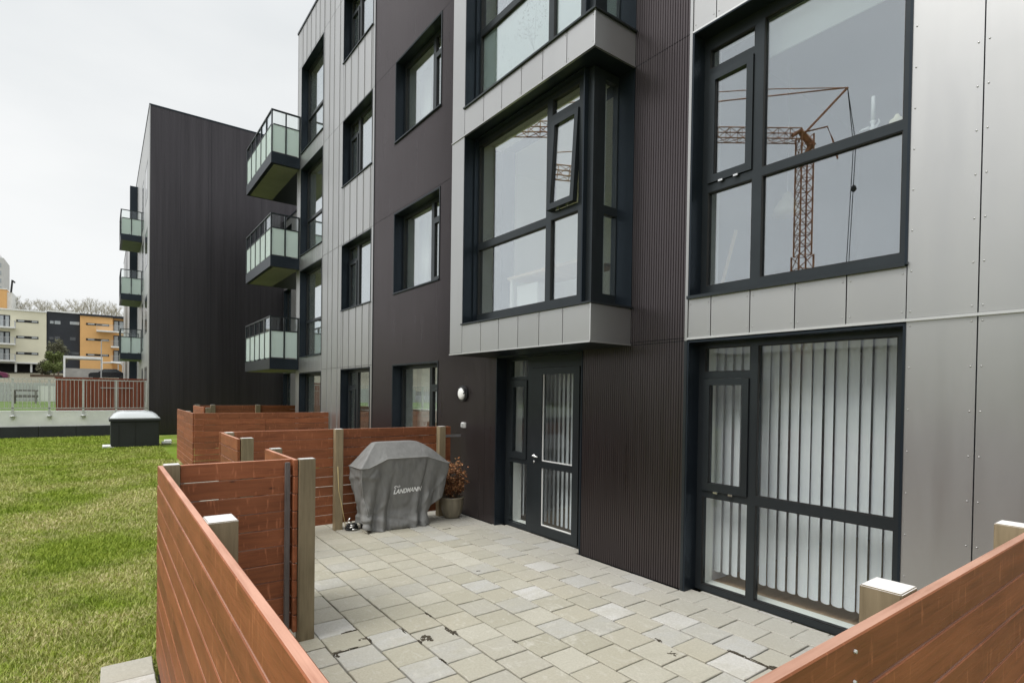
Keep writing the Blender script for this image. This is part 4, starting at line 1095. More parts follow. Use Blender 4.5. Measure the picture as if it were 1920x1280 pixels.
# ------------------------------------------------------------------ vertical blinds
def vblind(label, y0, y1, zb, zt, x, pitch, ang, w=.09, loc_group='vertical blinds inside the ground-floor glazing'):
    T = thing('vertical_blind', label, 'blind', (x, (y0+y1)/2, zt), group=loc_group)
    part(MB().box(x - .02, x + .02, y0, y1, zt, zt + .035), 'headrail', 'white', T)
    yy = y0 + pitch/2; r_ = random.Random(int(y0*100))
    sm = None
    m = MB(); n = 5
    for i in range(n + 1):
        s_ = (i/n - .5)*w; bow = .017*(1 - (2*i/n - 1)**2)
        for z in (zb + (0 if 0 < i < n else .006), zt): m.v.append((s_, bow, z - zt))
    for i in range(n): m.f.append((2*i, 2*i+1, 2*i+3, 2*i+2))
    me = m.mesh('slat', 'blind', True)
    while yy < y1:
        o = link('slat', me, T); o.matrix_parent_inverse = Matrix.Translation(-Vector(T.location)); o.location = (x, yy, zt); o.rotation_euler = (0, r_.uniform(-.002, .002), R(ang) + r_.uniform(-.12, .12)); yy += pitch
    return T
vblind('long pale vertical blind behind the large ground-floor window on the right', 1.40, 2.40, .12, 2.16, 4.50, .086, 63, .10)
vblind('narrow pale vertical blind behind the opening casement at the right ground-floor window', 2.42, 2.93, .12, 2.16, 4.50, .086, 63, .10)
vblind('pale vertical blind behind the glazed patio door', 4.50, 5.62, .10, 2.16, 4.50, .078, 62, .092)
vblind('two pale blind slats gathered behind the narrow side light of the patio door', 5.66, 5.80, .10, 2.16, 4.50, .078, 60)

# curtains, roller blinds and ornaments behind the upper windows
def curtain(label, y0, y1, z0, z1, x=4.60, grp=None):
    m = MB(); n = int((y1 - y0)/.02)
    for i in range(n + 1):
        y = y0 + (y1 - y0)*i/n
        for z in (z0, z1): m.v.append((x + .02*math.sin(i*.9), y, z))
    for i in range(n): m.f.append((2*i, 2*i+1, 2*i+3, 2*i+2))
    m.f = m.f
    o = m.build('curtain', 'curtain', None, smooth=True); tag(o, label, 'curtain', grp)
    s_ = o.modifiers.new('thick', 'SOLIDIFY'); s_.thickness = .003
flo = ['ground-floor', 'first-floor', 'second-floor', 'third-floor']
for i in range(4):
    z0, z1 = Cz[i]
    curtain('white curtain gathered at the far side of the %s window in the dark wall' % flo[i], 8.72, 9.1, z0, z1, grp='white curtains behind the upper windows')
    z0, z1 = Az = Cz[i]
    curtain('white curtain behind the %s window in the silver seamed wall' % flo[i], 10.12, 10.75, z0, z1, grp='white curtains behind the upper windows')
tag(MB().box(4.44, 4.448, 7.98, 8.62, 1.22, 2.13).build('roller_blind', 'curtain'), 'pale roller blind half drawn in the ground-floor window of the dark wall', 'blind')
tag(MB().box(4.44, 4.448, 10.14, 10.95, 1.28, 2.13).build('roller_blind', 'curtain'), 'pale roller blind half drawn in the ground-floor window of the silver wall', 'blind')
tag(MB().box(4.40, 4.41, 1.36, 2.44, 4.505, 4.80).build('roller_blind', 'curtain'), 'white roller blind at the top of the large upper right window', 'blind')
CS = thing('candlestick', 'white ornamental candlestick with a tall white candle on the sill of the upper right window', 'candlestick', (4.42, 1.58, 3.545))
part(MB().lathe((4.42, 1.67, 3.585), [(.03, 0), (.028, .008), (.008, .02), (.012, .045), (.022, .06), (.010, .075), (.016, .095), (.02, .105)], 20), 'holder', 'white', CS, smooth=True)
part(MB().lathe((4.42, 1.67, 3.69), [(.013, 0), (.013, .175), (.006, .18)], 16), 'candle', 'white', CS, smooth=True)
bm_ = MB(); bm_.tube([(4.41, 1.65, 3.64), (4.40, 1.62, 3.66), (4.41, 1.63, 3.69)], .009, 8, .003); bm_.tube([(4.41, 1.69, 3.65), (4.40, 1.73, 3.645), (4.40, 1.75, 3.64)], .010, 8, .003)
part(bm_, 'ornament', 'white', CS, smooth=True)
part(MB().box(4.36, 4.48, 1.44, 1.78, 3.565, 3.585), 'shelf', 'white', CS)
SB = thing('bonsai_ornament', 'small round cream ornament at the right end of the upper right window shelf', 'ornament', (4.42, 1.43, 3.5))
part(MB().lathe((4.42, 1.52, 3.59), [(.035, 0), (.045, .02), (.045, .05), (.02, .07), (.012, .09), (.001, .095)], 20), 'body', 'shade', SB, smooth=True)
PL2 = thing('pendant_lamp', 'cream bell-shaped hanging lamp inside the upper right window', 'lamp', (5.3, 2.62, 3.4))
part(MB().lathe((5.3, 2.73, 3.47), [(.13, 0), (.12, .06), (.08, .13), (.05, .16), (.045, .2), (.01, .22)], 28), 'lamp_shade', 'shade', PL2, smooth=True)
part(MB().tube([(5.3, 2.73, 3.69), (5.3, 2.73, 4.9)], .004, 6), 'cord', 'white', PL2)
TB = thing('easel', 'pale wooden slanted board leaning inside the upper right window', 'easel', (4.9, 3.0, 2.7))
part(MB().tube([(4.5, 2.90, 2.72), (4.5, 2.77, 3.18)], .018, 4), 'leg', 'table_wood', TB)
# first-floor bay: picture and desk
PC = thing('picture', 'white picture with faded red print on the wall inside the first-floor bay', 'picture', (6, 6.4, 3.9))
part(MB().box(4.42, 4.82, 6.46, 6.485, 3.98, 4.62), 'picture_frame', 'white', PC)
part(MB().box(4.46, 4.78, 6.452, 6.458, 4.02, 4.32), 'print', 'red_print', PC)
DK = thing('desk', 'pale wooden desk with a white box under it inside the first-floor bay', 'desk', (4.9, 5.6, 2.58))
part(MB().box(3.98, 4.55, 4.2, 5.5, 3.10, 3.13), 'desktop', 'table_wood', DK)
for a, b in ((4.02, 4.25), (4.5, 4.25), (4.02, 5.45), (4.5, 5.45)): part(MB().box(a - .02, a + .02, b - .02, b + .02, 2.58, 3.10), 'leg', 'white', DK)
part(MB().box(4.05, 4.48, 5.0, 5.4, 2.64, 3.02), 'drawer_unit', 'white', DK, bevel=.01)

# ================================================================== lawn edge: shaft, low wall, railing
SK = thing('skylight_shaft', 'black square roof-light box with a white domed lid standing on the lawn', 'roof light', (.77, 20.4, 0))
part(MB().box(.17, 1.37, 19.85, 21.05, -.02, .74), 'box', 'membrane', SK, bevel=.02)
sm_ = MB(); 
for xx in (.36, .76): sm_.box(xx, xx + .012, 19.842, 19.852, .02, .72)
part(sm_, 'seam', 'black', SK)
part(MB().box(.13, 1.41, 19.81, 21.09, .74, .81), 'rim', 'membrane', SK, bevel=.01)
dm = MB(); n = 14
for i in range(n + 1):
    for k in range(n + 1):
        a, b = i/n*2 - 1, k/n*2 - 1; h = .20 * (1 - a**6) * (1 - b**6)
        dm.v.append((.77 + .62*a, 20.45 + .62*b, .81 + .03 + h))
for i in range(n):
    for k in range(n): dm.f.append((i*(n+1) + k, (i+1)*(n+1) + k, (i+1)*(n+1) + k + 1, i*(n+1) + k + 1))
part(dm, 'dome', 'dome', SK, smooth=True); part(MB().box(.15, 1.39, 19.83, 21.07, .81, .842), 'dome_rim', 'dome', SK, bevel=.01)
for (x, y, w, d) in ((-.02, 19.85, .28, .5), (1.5, 20.6, .25, .3), (1.62, 21.3, .2, .3)):
    tag(MB().box(x, x + w, y, y + d, -.03, .035).build('stone_slab', 'conc', bevel=.01), {-.02: 'pale flat slab on the grass left of the black shaft', 1.5: 'pale slab on the grass right of the black shaft', 1.62: 'small pale slab near the base of the dark gable'}[x], 'slab')
LW = thing('retaining_wall', 'low white-topped wall with a black sheeted foot at the far end of the lawn', 'wall', (-3, 25, 0))
part(MB().box(-90, 1.36, 25.0, 25.25, .36, .90), 'coping', 'conc', LW)
x = -12.0
while x < 1.3:
    part(MB().box(x + .006, min(x + 1.02, 1.34) - .006, 24.96, 25.0, -.04, .36), 'panel', 'membrane', LW); x += 1.02
part(MB().box(-90, -12, 24.96, 25.0, -.04, .36), 'panel', 'membrane', LW)
RL = thing('railing', 'galvanised railing of thin bars with round-footed posts on the low white wall', 'railing', (-3, 24.98, .9))
px = [1.30, .38, -.58, -1.51, -2.46, -3.4, -4.34, -5.3, -6.2, -7.1, -8.0]
for x in px:
    part(MB().box(x - .03, x + .03, 24.95, 24.985, .62, 2.02), 'post', 'galv', RL)
    part(MB().lathe((x, 24.96, .70), [(.075, 0), (.06, .05), (.001, .06)], 14), 'foot', 'galv', RL, smooth=True)
part(MB().box(-9, 1.33, 24.94, 24.98, 1.98, 2.01), 'top_rail', 'galv', RL)
part(MB().box(-9, 1.33, 24.95, 24.975, .98, 1.005), 'bottom_rail', 'galv', RL)
bm_ = MB(); x = -9
while x < 1.3: bm_.box(x, x + .012, 24.955, 24.967, 1.0, 1.98); x += .115
part(bm_, 'balusters', 'galv', RL)['kind'] = 'stuff'

# terrace behind
RF = thing('board_fence', 'red-brown fence of upright boards on the terrace behind the galvanised railing', 'fence', (0, 28, .8))
x = -1.5
while x < 1.34:
    o = part(MB().box(x, x + .085, 28.0, 28.025, .80, 2.08), 'board', 'redb', RF); x += .105
part(MB().box(-1.5, 1.34, 28.026, 28.06, .80, 2.06), 'backing', 'redb', RF)
part(MB().box(-1.54, 1.36, 27.98, 28.08, 2.08, 2.13), 'cap', 'redb', RF)
part(MB().box(-.1, 1.0, 27.96, 27.985, 1.72, 1.745), 'rail', 'galv', RF)
GF = thing('board_fence', 'pale grey board fence across the terrace lawn at the left edge', 'fence', (-6, 45, .8))
x = -14.0
while x < -2.0: part(MB().box(x, x + .13, 45, 45.02, .8, 2.0), 'board', 'galv', GF); x += .15
part(MB().box(-14, -2, 45.03, 45.06, 1.1, 1.2), 'rail', 'galv', GF)
for n, xx in enumerate((-3.9, -6.2)):
    BN = thing('bench', ['grey slatted bench on the terrace lawn beside the white board', 'grey slatted bench at the left edge, farther from the white board'][n], 'bench', (xx, 40, .8))
    for dx in (0, .87): part(MB().box(xx + dx, xx + dx + .06, 39.9, 40.3, .8, 1.55), 'leg', 'grey_wood', BN)
    for zz in (1.22, 1.50): part(MB().box(xx - .1, xx + 1.05, 39.88, 39.93, zz, zz + .07), 'slat', 'grey_wood', BN)
    part(MB().box(xx - .1, xx + 1.05, 39.93, 40.3, 1.16, 1.2), 'seat', 'grey_wood', BN)
WBd = thing('notice_board', 'blank white board standing on the terrace left of the red-brown fence', 'board', (-2.4, 38, .8))
part(MB().box(-2.74, -2.02, 38, 38.04, .98, 1.80), 'board', 'white', WBd)
for xx in (-2.72, -2.35, -2.08): part(MB().box(xx, xx + .03, 37.97, 38.0, .8, 2.15), 'post', 'galv', WBd)

# ================================================================== far houses
def frect(T, x0, x1, z0, z1, y, mat, name='window', d=.1, pane=None):
    w = part(MB().box(x0, x1, y - d, y + .05, z0, z1), name, mat, T)
    if pane: sub(MB().box(x0 + .08, x1 - .08, y - d - .02, y - d - .005, z0 + .05, z1 - .05), 'pane', pane, w)
    return w
def strip_window(T, x0, x1, z0, z1, y):
    w = frect(T, x0, x1, z0, z1, y, 'black', d=.04)
    L_ = x1 - x0
    sub(MB().box(x0 + .08*L_, x0 + .36*L_, y - .07, y - .045, z0 + .09, z1 - .06), 'pane', 'far_window_pale', w)
    sub(MB().box(x0 + .70*L_, x0 + .95*L_, y - .07, y - .045, z0 + .09, z1 - .06), 'pane', 'far_window_pale', w)
def fbalc(T, x0, x1, z, y, out=1.6, rail='galv', h=1.0):
    b = part(MB().box(x0, x1, y - out, y, z - .22, z), 'balcony', 'conc', T)
    m = MB(); m.box(x0, x1, y - out, y - out + .04, z + h - .05, z + h); m.box(x1 - .04, x1, y - out, y, z + h - .05, z + h); m.box(x0, x0 + .04, y - out, y, z + h - .05, z + h)
    x = x0
    while x < x1: m.box(x, x + .03, y - out, y - out + .03, z, z + h); x += .16
    yy = y - out
    while yy < y: m.box(x1 - .03, x1, yy, yy + .03, z, z + h); yy += .16
    sub(m, 'railing', rail, b)
H1 = thing('apartment_building', 'distant cream-rendered flats with dark strip windows at the left edge', 'building', (-10.5, 120, 4.3))
m = MB(); m.box(-26, -7.66, 120, 132, 5.8, 14.15); part(m, 'wall', 'cream', H1); part(MB().box(-26.1, -7.62, 119.85, 132, 14.15, 14.35), 'roof_edge', 'conc', H1)
for z in (12.3, 9.68, 7.06):
    strip_window(H1, -11.42, -8.66, z, z + .40, 120); strip_window(H1, -18.4, -16.0, z, z + .4, 120)
for z in (11.36, 8.72, 6.04):
    frect(H1, -14.6, -12.15, z, z + 1.95, 120, 'slate', d=.04, pane=None)
    for xx in (-14.4, -13.35, -12.7): frect(H1, xx, xx + .42, z + .1, z + 1.8, 119.96, 'far_window_pale', 'door', .04)
    fbalc(H1, -16, -11.45, z, 120)
for xx in (-16, -13.9, -11.6, -9.7): part(MB().box(xx, xx + .25, 120.2, 120.5, 4.2, 5.8), 'column', 'conc', H1)
part(MB().box(-26, -7.66, 124, 124.4, 3.5, 5.8), 'back_wall', 'black', H1); part(MB().box(-26, -7.66, 119.6, 124.2, 5.6, 5.8), 'slab', 'conc', H1)
H2 = thing('apartment_building', 'distant dark slate-coloured flats between the cream and the orange ones', 'building', (-5.4, 120, 4.3))
part(MB().box(-7.6, -3.3, 120.2, 132, 3.6, 14.40), 'wall', 'slate', H2); part(MB().box(-7.62, -3.27, 120.05, 132, 14.40, 14.62), 'roof_edge', 'conc', H2)
for (a, b, c, d) in [(-7.22, -6.75, 12.45, 12.9), (-6.62, -5.86, 12.4, 12.95), (-4.62, -3.35, 12.5, 13.0), (-7.3, -6.75, 9.8, 10.2), (-6.62, -5.9, 9.8, 10.35), (-4.62, -3.85, 9.8, 10.35), (-4.7, -3.4, 7.4, 7.85)]:
    frect(H2, a, b, c, d, 120.2, 'far_window_pale' if c > 12 else 'fwin', d=.04)
H3 = thing('apartment_building', 'distant orange-rendered flats with balconies beside the dark gable', 'building', (1, 120, 4.3))
part(MB().box(-3.24, 1.26, 119.6, 132, 3.4, 14.10), 'wall', 'orange', H3); part(MB().box(1.26, 9, 120.4, 132, 3.4, 14.10), 'wall', 'orange', H3)
part(MB().box(-3.3, 9.1, 119.4, 132, 14.10, 14.45), 'roof_edge', 'slate', H3)
for z in (12.56, 9.93, 7.3): strip_window(H3, -2.43, .76, z, z + .36, 119.6)
strip_window(H3, -.03, .8, 4.62, 5.0, 119.6)
for z in (11.75, 9.12, 6.5):
    frect(H3, 1.4, 3.9, z, z + 2.0, 120.4, 'slate', d=.04)
    for xx in (1.5, 2.25, 2.9): frect(H3, xx, xx + .55, z + .1, z + 1.85, 120.36, 'far_window_pale', 'door', .04)
    fbalc(H3, -1.0 if z > 11 else 1.0, 3.2, z - .05, 119.6, 1.5)
# higher up: orange block and tower
H4 = thing('apartment_building', 'orange block on the hill above the cream flats', 'building', (-17, 150, 15))
part(MB().box(-26, -15.7, 150, 160, 10, 21.3), 'wall', 'orange', H4); part(MB().box(-15.7, -14.9, 150.5, 160, 10, 20.9), 'stair_wall', 'conc', H4)
part(MB().box(-26, -15.6, 149.9, 160, 21.3, 21.5), 'roof_edge', 'conc', H4); part(MB().tube([(-15.1, 150.5, 20.9), (-14.9, 150.5, 23.4), (-14.5, 150.5, 22.9)], .18, 6), 'flue', 'black', H4)
H5 = thing('tower_block', 'pale high-rise tower at the left edge of the sky', 'building', (-33, 260, 30))
part(MB().box(-42, -28.0, 260, 275, 25, 46.5), 'wall', 'pale', H5)
part(MB().box(-40, -29.5, 262, 273, 46.5, 48.4), 'roof_house', 'conc', H5)
for k in range(7):
    for xx in (-29.6, -32, -34.4, -36.8): frect(H5, xx, xx + 1.0, 27 + 2.7*k, 28.5 + 2.7*k, 260, 'fwinp', d=.05)
# open white shelter in front of the orange flats
CP = thing('carport', 'white flat-roofed open shelter in front of the orange flats', 'carport', (-2.1, 90, 3))
part(MB().box(-4.1, -.1, 90, 94, 5.5, 5.82), 'roof', 'conc', CP)
for xx in (-4.1, -.3): part(MB().box(xx, xx + .2, 90, 90.3, 2.6, 5.5), 'column', 'conc', CP)
part(MB().box(-3.9, -.3, 90.1, 90.3, 2.6, 4.24), 'parapet', 'concg', CP)
CN = thing('canopy', 'grey curved entrance canopy right of the white shelter', 'canopy', (1, 95, 3))
part(MB().tube([(-.2, 95, 5.25), (1.0, 95, 5.32), (1.9, 95, 5.25), (2.15, 95, 5.0)], .09, 8), 'roof', 'galv', CN)
for xx in (1.6, 2.1): part(MB().box(xx, xx + .1, 95, 95.1, 3, 5.1), 'post', 'galv', CN)
for n, (xx, y, z0, z1) in enumerate([(-.16, 60, 1.4, 5.9), (2.0, 88, 2.8, 6.2)]):
    T = thing('street_lamp', ['slim pale street lamp in front of the white shelter', 'short pale street lamp near the dark gable'][n], 'street lamp', (xx, y, z0), 'street lamps by the road')
    part(MB().tube([(xx, y, z0), (xx, y, z1)], .045, 8, .03), 'pole', 'galv', T)
    part(MB().box(xx - .02, xx + .55, y - .05, y + .05, z1 - .05, z1 + .03), 'lamp_head', 'galv', T)
RW = struct(MB().box(-90, 60, 58.5, 58.8, 1.0, 1.9).build('roadside_wall', 'concg'))
def car(label, x, y, z, mat, ry=0):
    T = thing('parked_car', label, 'car', (x, y, z))
    pr = [(-2.1, .35), (-2.1, .75), (-1.9, .92), (-1.15, 1.0), (-.55, 1.42), (.7, 1.45), (1.35, 1.02), (1.95, .92), (2.1, .7), (2.1, .35)]
    def side(m, pr, w0, w1):
        b = len(m.v); n = len(pr)
        for w in (w0, w1):
            for a, h in pr: m.v.append((x + a, y + w, z + h))
        m.f += [tuple(b + i for i in range(n)), tuple(b + n + i for i in range(n))[::-1]] + [(b+i, b+n+i, b+n+(i+1) % n, b+(i+1) % n) for i in range(n)]
        return m
    part(side(MB(), pr, 0, 1.7), 'body', mat, T, bevel=.05)
    part(side(MB(), [(-1.0, 1.0), (-.5, 1.36), (.65, 1.38), (1.2, 1.02)], -.01, 1.71), 'windows', 'fwin', T)
    for a in (-1.35, 1.35):
        for w in (.02, 1.5):
            m = MB(); b = len(m.v)
            for k in range(16):
                t = 2*math.pi*k/16
                m.v.append((x + a + .33*math.cos(t), y + w - .03, z + .33 + .33*math.sin(t)))
            for k in range(16):
                t = 2*math.pi*k/16
                m.v.append((x + a + .33*math.cos(t), y + w + .2, z + .33 + .33*math.sin(t)))
            m.f += [tuple(range(16)), tuple(range(16, 32))[::-1]] + [(k, k+16, (k+1) % 16 + 16, (k+1) % 16) for k in range(16)]
            wh_ = part(m, 'wheel', 'black', T)
car('purple parked car half cut off at the left edge', -11.0, 86, 2.45, 'purple')
car('black parked car under the grey canopy', .6, 86, 2.75, 'carb')
HG = struct(MB().box(-8.0, -4.2, 99, 101, 2.6, 3.5).build('low_hedge', 'twig'), 'stuff')

# bushes and bare trees
def leaf_cloud(c, rad, n, s, rnd, m=None):
    m = m or MB()
    for i in range(n):
        d = Vector((rnd.gauss(0, 1), rnd.gauss(0, 1), rnd.gauss(0, 1))).normalized() * (rnd.random() ** .45)
        p = Vector(c) + Vector((d.x*rad[0], d.y*rad[1], d.z*rad[2])) * (0.8 + .35*noise.noise(d*2.2 + Vector(c)))
        u_ = Vector((rnd.gauss(0, 1), rnd.gauss(0, 1), rnd.gauss(0, 1))).normalized(); v_ = u_.orthogonal().normalized(); k = s*rnd.uniform(.5, 1.2); b = len(m.v)
        m.v += [tuple(p - u_*k), tuple(p - v_*k*.5), tuple(p + u_*k), tuple(p + v_*k*.5)]; m.f.append((b, b+1, b+2, b+3))
    return m
for n, (x, y, z, rx, rz, mt_, lb) in enumerate([(-5.9, 105, 5.3, 1.35, 2.0, 'bush', 'round yellow-green tree in front of the cream flats'), (-5.6, 110, 7.2, 1.5, 2.4, 'olive', 'taller thin olive tree behind the yellow-green one'), (-7.3, 106, 4.6, 1.1, 1.5, 'olive', 'sparse low bush left of the yellow-green tree')]):
    T = thing('leafy_tree', lb, 'tree', (x, y, z - rz - 1))
    rr = random.Random(n); part(MB().tube([(x, y, z - rz - 1.2), (x + .1, y, z - rz*.4), (x, y, z + .4)], .12, 6, .03), 'trunk', 'twig', T)
    cl = MB()
    for q_ in range(9): leaf_cloud((x + rr.uniform(-.6, .6)*rx, y + rr.uniform(-.6, .6)*rx, z + rr.uniform(-.6, .6)*rz), (rx*.5, rx*.5, rz*.42), 420 if n == 0 else 160, .16, rr, cl)
    o = part(cl, 'crown', mt_, T); o['kind'] = 'stuff'
def bare_tree(seed, h):
    rr = random.Random(seed); tr_ = MB(); cr_ = MB()
    tr_.tube([(0, 0, -2), (rr.uniform(-.1, .1), 0, h*.35), (rr.uniform(-.2, .2), 0, h*.7)], .14, 5, .06)
    def br(p, d, L_, r_, lev):
        e = p + d*L_; md = (p + e)/2 + Vector((rr.uniform(-.1, .1), rr.uniform(-.1, .1), .05))*L_
        cr_.tube([p, md, e], r_, 3, r_*.5, cap=False)
        if lev:
            for _ in range(rr.choice((3, 4))):
                q_ = (d + Vector((rr.gauss(0, .5), rr.gauss(0, .5), rr.uniform(0, .5)))).normalized()
                br(p + (e - p)*rr.uniform(.4, 1), q_, L_*rr.uniform(.5, .75), r_*.6, lev - 1)
    for i in range(11):
        z = h*(.22 + .5*i/11); a = rr.uniform(0, 6.28); br(Vector((0, 0, z)), Vector((math.cos(a)*.65, math.sin(a)*.65, .8)).normalized(), h*rr.uniform(.22, .34), .05, 3)
    return tr_.mesh('trunk', 'branch'), cr_.mesh('crown', 'branch')
tms = [bare_tree(50 + i, 5.0) for i in range(5)]
rr = random.Random(9); NT_ = 0
x = -15.5
while x < 26:
    s_ = rr.uniform(.68, .98); y = 158 + rr.uniform(-5, 5)
    base = 16.2 - .02*x + rr.uniform(-.3, .5)
    T = thing('bare_tree', 'leafless olive-grey tree in the row on the skyline above the far flats', 'tree', (x, y, base), 'leafless trees along the skyline')
    a, b = tms[NT_ % 5]; T.scale = (s_, s_, s_); T.rotation_euler = (0, 0, rr.uniform(0, 6.28)); NT_ += 1
    link('trunk', a, T); link('crown', b, T)
    x += rr.uniform(.75, 1.25)

# ================================================================== beyond the lawn, seen only as reflections
for n, (x0, y0, y1, h, mt_, lb) in enumerate([(-30, -6, 12, 4.8, 'concg', 'low pale block across the lawn behind the camera'), (-34, 13, 27, 5.2, 'concg', 'low grey block across the lawn'), (-30, 28, 60, 5.4, 'concg', 'long pale block across the lawn, farther along'), (-26, -40, -8, 5.2, 'slate', 'low dark block across the lawn behind the camera')]):
    T = thing('apartment_building', lb, 'building', (x0, (y0+y1)/2, 0))
    part(MB().box(x0 - 10, x0, y0, y1, -.05, h), 'wall', mt_, T); part(MB().box(x0 - 10, x0 + .15, y0 - .1, y1 + .1, h, h + .15), 'roof_edge', 'slate', T)
    y = y0 + 1
    while y < y1 - 2:
        w = part(MB().box(x0 - .02, x0 + .03, y, y + 1.4, 1.0, 2.3), 'window', 'far_window', T); y += 2.6
BH = struct(MB().box(-20, -19.8, -40, 60, -.05, 1.1).build('hedge_row', 'bush'), 'stuff')

# self-erecting tower crane
CR = thing('tower_crane', 'rust-brown self-erecting tower crane mirrored in the upper right window', 'crane', (-32, 19.7, 0))
e = Vector((.803, .596, 0)).normalized()        # jib direction
eb = Vector((-e.y, e.x, 0)); O = Vector((-32, 19.7, 0))
def P3(a, b, z): return O + e*a + eb*b + Vector((0, 0, z))
def truss(m, p0, p1, w, h, n, r_=.05, r2=.03):
    d = (p1 - p0); L_ = d.length; d.normalize(); side = eb if abs(d.z) < .5 else eb; up_ = Vector((0, 0, 1)) if abs(d.z) < .5 else e
    cs = [side*(a*w/2) + up_*(b*h/2) for a, b in ((-1, -1), (1, -1), (1, 1), (-1, 1))]
    for c in cs: m.tube([p0 + c, p1 + c], r_, 5)
    for i in range(n):
        a, b = p0 + d*L_*i/n, p0 + d*L_*(i+1)/n
        for k in range(4):
            m.tube([a + cs[k], b + cs[(k+1) % 4]], r2, 4); m.tube([a + cs[k], a + cs[(k+1) % 4]], r2, 4)
mt_ = MB(); truss(mt_, P3(0, 0, 0), P3(0, 0, 12), 1.05, 1.05, 12, .07, .035); part(mt_, 'lower_mast', 'crane', CR)
mt_ = MB(); truss(mt_, P3(0, 0, 12), P3(0, 0, 20.6), .85, .85, 11, .06, .032); part(mt_, 'upper_mast', 'crane', CR)
mt_ = MB(); truss(mt_, P3(.4, 0, 20.6), P3(26, 0, 20.5), .8, .75, 30, .045, .028); part(mt_, 'jib', 'crane', CR)
hd_ = MB(); hd_.tube([P3(-.6, .3, 20.2), P3(.3, .1, 21.0), P3(.9, 0, 20.6)], .28, 6, .15); hd_.tube([P3(-.5, -.3, 20.0), P3(0, 0, 19.2), P3(.4, 0, 18.4)], .2, 6, .12); part(hd_, 'slewing_head', 'crane', CR)
st = MB(); ap = P3(-3.0, 0, 24.1)
st.tube([P3(0, .2, 20.8), ap], .09, 6); st.tube([P3(0, -.2, 20.8), ap], .06, 6)
st.tube([ap, P3(6, 0, 23.0), P3(14, 0, 21.3)], .05, 5); st.tube([ap, P3(3, 0, 23.9), P3(12, 0, 23.2), P3(24, 0, 21)], .035, 5); st.tube([P3(0, 0, 20.9), P3(-1.6, 0, 21.3), P3(-2.0, 0, 20.4), P3(-2.4, 0, 19)], .06, 5)
part(st, 'stay_frame', 'crane', CR)
rp_ = MB()
for d in (-.14, .14): rp_.tube([ap, P3(-3.6, d, 20), P3(-3.3, d, 12), P3(-3.2, d, 1.5)], .028, 5)
part(rp_, 'hoist_ropes', 'dmetal', CR)
part(MB().lathe(tuple(P3(-3.6, 0, 16.9)), [(.05, -.25), (.2, -.1), (.16, .1), (.04, .3)], 12), 'rope_pulley', 'dmetal', CR, smooth=True)
bl = MB()
for k in range(5): bl.box(-33.2, -30.6, 18.6, 20.8, .4 + .55*k, .9 + .55*k)
part(bl, 'ballast', 'ballast', CR)

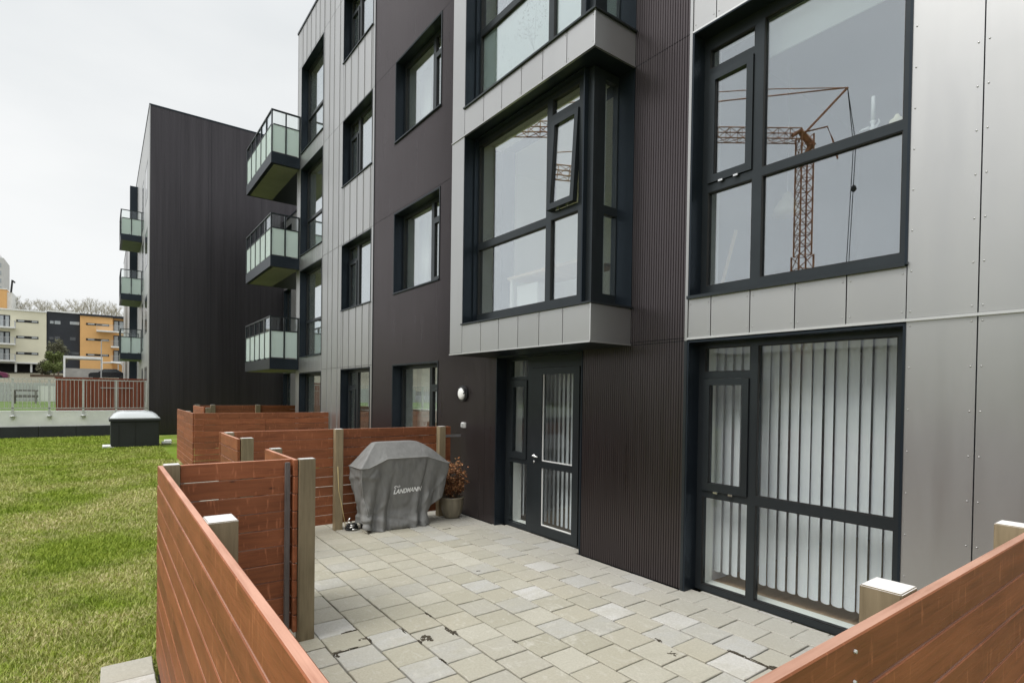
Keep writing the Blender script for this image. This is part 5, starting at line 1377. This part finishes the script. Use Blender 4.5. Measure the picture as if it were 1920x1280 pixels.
# ================================================================== grass
def grass_field(name, x0, x1, y0, y1, dens_fn, hmin, hmax, seed, holes_):
    rg = np.random.default_rng(seed); area = (x1 - x0)*(y1 - y0); dmax = dens_fn(np.array([[x0, y0]]), True)
    N = int(area*dmax); P_ = np.column_stack([rg.uniform(x0, x1, N), rg.uniform(y0, y1, N)])
    keep = rg.random(N) < dens_fn(P_, False)/dmax
    for (a, b, c, d) in holes_: keep &= ~((P_[:, 0] > a) & (P_[:, 0] < b) & (P_[:, 1] > c) & (P_[:, 1] < d))
    P_ = P_[keep]; N = len(P_)
    dist = np.hypot(P_[:, 0], P_[:, 1]); sc = np.clip(dist/6, 1, 3.2)
    h = rg.uniform(hmin, hmax, N)*(.8 + .2*sc); wd = rg.uniform(.0016, .0032, N)*sc*1.1
    a = rg.uniform(0, 2*np.pi, N); ln = rg.uniform(.2, 1.1, N)*h; b = rg.uniform(0, 2*np.pi, N)
    V = np.zeros((N*5, 3), np.float32); dx, dy = np.cos(a)*wd, np.sin(a)*wd; lx, ly = np.cos(b)*ln, np.sin(b)*ln
    z0 = -.048
    V[0::5] = np.column_stack([P_[:, 0]-dx, P_[:, 1]-dy, np.full(N, z0)]); V[1::5] = np.column_stack([P_[:, 0]+dx, P_[:, 1]+dy, np.full(N, z0)])
    V[2::5] = np.column_stack([P_[:, 0]+dx*.8+lx*.35, P_[:, 1]+dy*.8+ly*.35, z0 + h*.6]); V[3::5] = np.column_stack([P_[:, 0]-dx*.8+lx*.35, P_[:, 1]-dy*.8+ly*.35, z0 + h*.6])
    V[4::5] = np.column_stack([P_[:, 0]+lx, P_[:, 1]+ly, z0 + h])
    base = np.arange(N)*5
    q_ = np.column_stack([base, base+1, base+2, base+3]); t_ = np.column_stack([base+3, base+2, base+4])
    loops = np.hstack([q_, t_]).ravel().astype(np.int32)
    me = bpy.data.meshes.new(name); me.vertices.add(N*5); me.vertices.foreach_set('co', V.ravel())
    me.loops.add(len(loops)); me.loops.foreach_set('vertex_index', loops)
    ls = np.empty(2*N, np.int32); ls[0::2] = np.arange(N)*7; ls[1::2] = ls[0::2] + 4
    me.polygons.add(2*N); me.polygons.foreach_set('loop_start', ls)
    try:
        lt = np.empty(2*N, np.int32); lt[0::2] = 4; lt[1::2] = 3; me.polygons.foreach_set('loop_total', lt)
    except Exception: pass
    me.update(calc_edges=True); me.validate(); me.materials.append(M['blade'])
    o = link(name, me); o['kind'] = 'stuff'; return o
hol = [(-.015, .265, -9, 4.18), (.26, 5, -9, 3.97), (1.03, 9, -9, 12.4), (1.41, 9, 12.4, 25), (.15, 1.39, 19.8, 21.07), (-.02, .26, 19.85, 20.35), (1.5, 1.75, 20.6, 20.9)]
def dn(P_, mx):
    if mx: return 9500.0
    d = np.hypot(P_[:, 0], P_[:, 1]); az = np.degrees(np.arctan2(P_[:, 0], P_[:, 1]))
    v = np.clip(9500*(5.0/np.maximum(d, 5.0))**1.45, 900, 9500)
    out_ = (az < -9)
    return np.where(out_ | (P_[:, 1] < 3.2), np.minimum(v*.35, 1500), v)
gg = grass_field('grass', -3.4, 1.41, 1.0, 24.95, dn, .020, .050, 1, hol)
gg['label'] = 'patchy green and straw-coloured lawn grass'
def dn2(P_, mx):
    if mx: return 500.0
    return np.full(len(P_), 500.0)
grass_field('grass_outer', -14, -3.4, -4, 24.95, dn2, .03, .06, 2, [])['label'] = 'lawn grass farther left of the path'
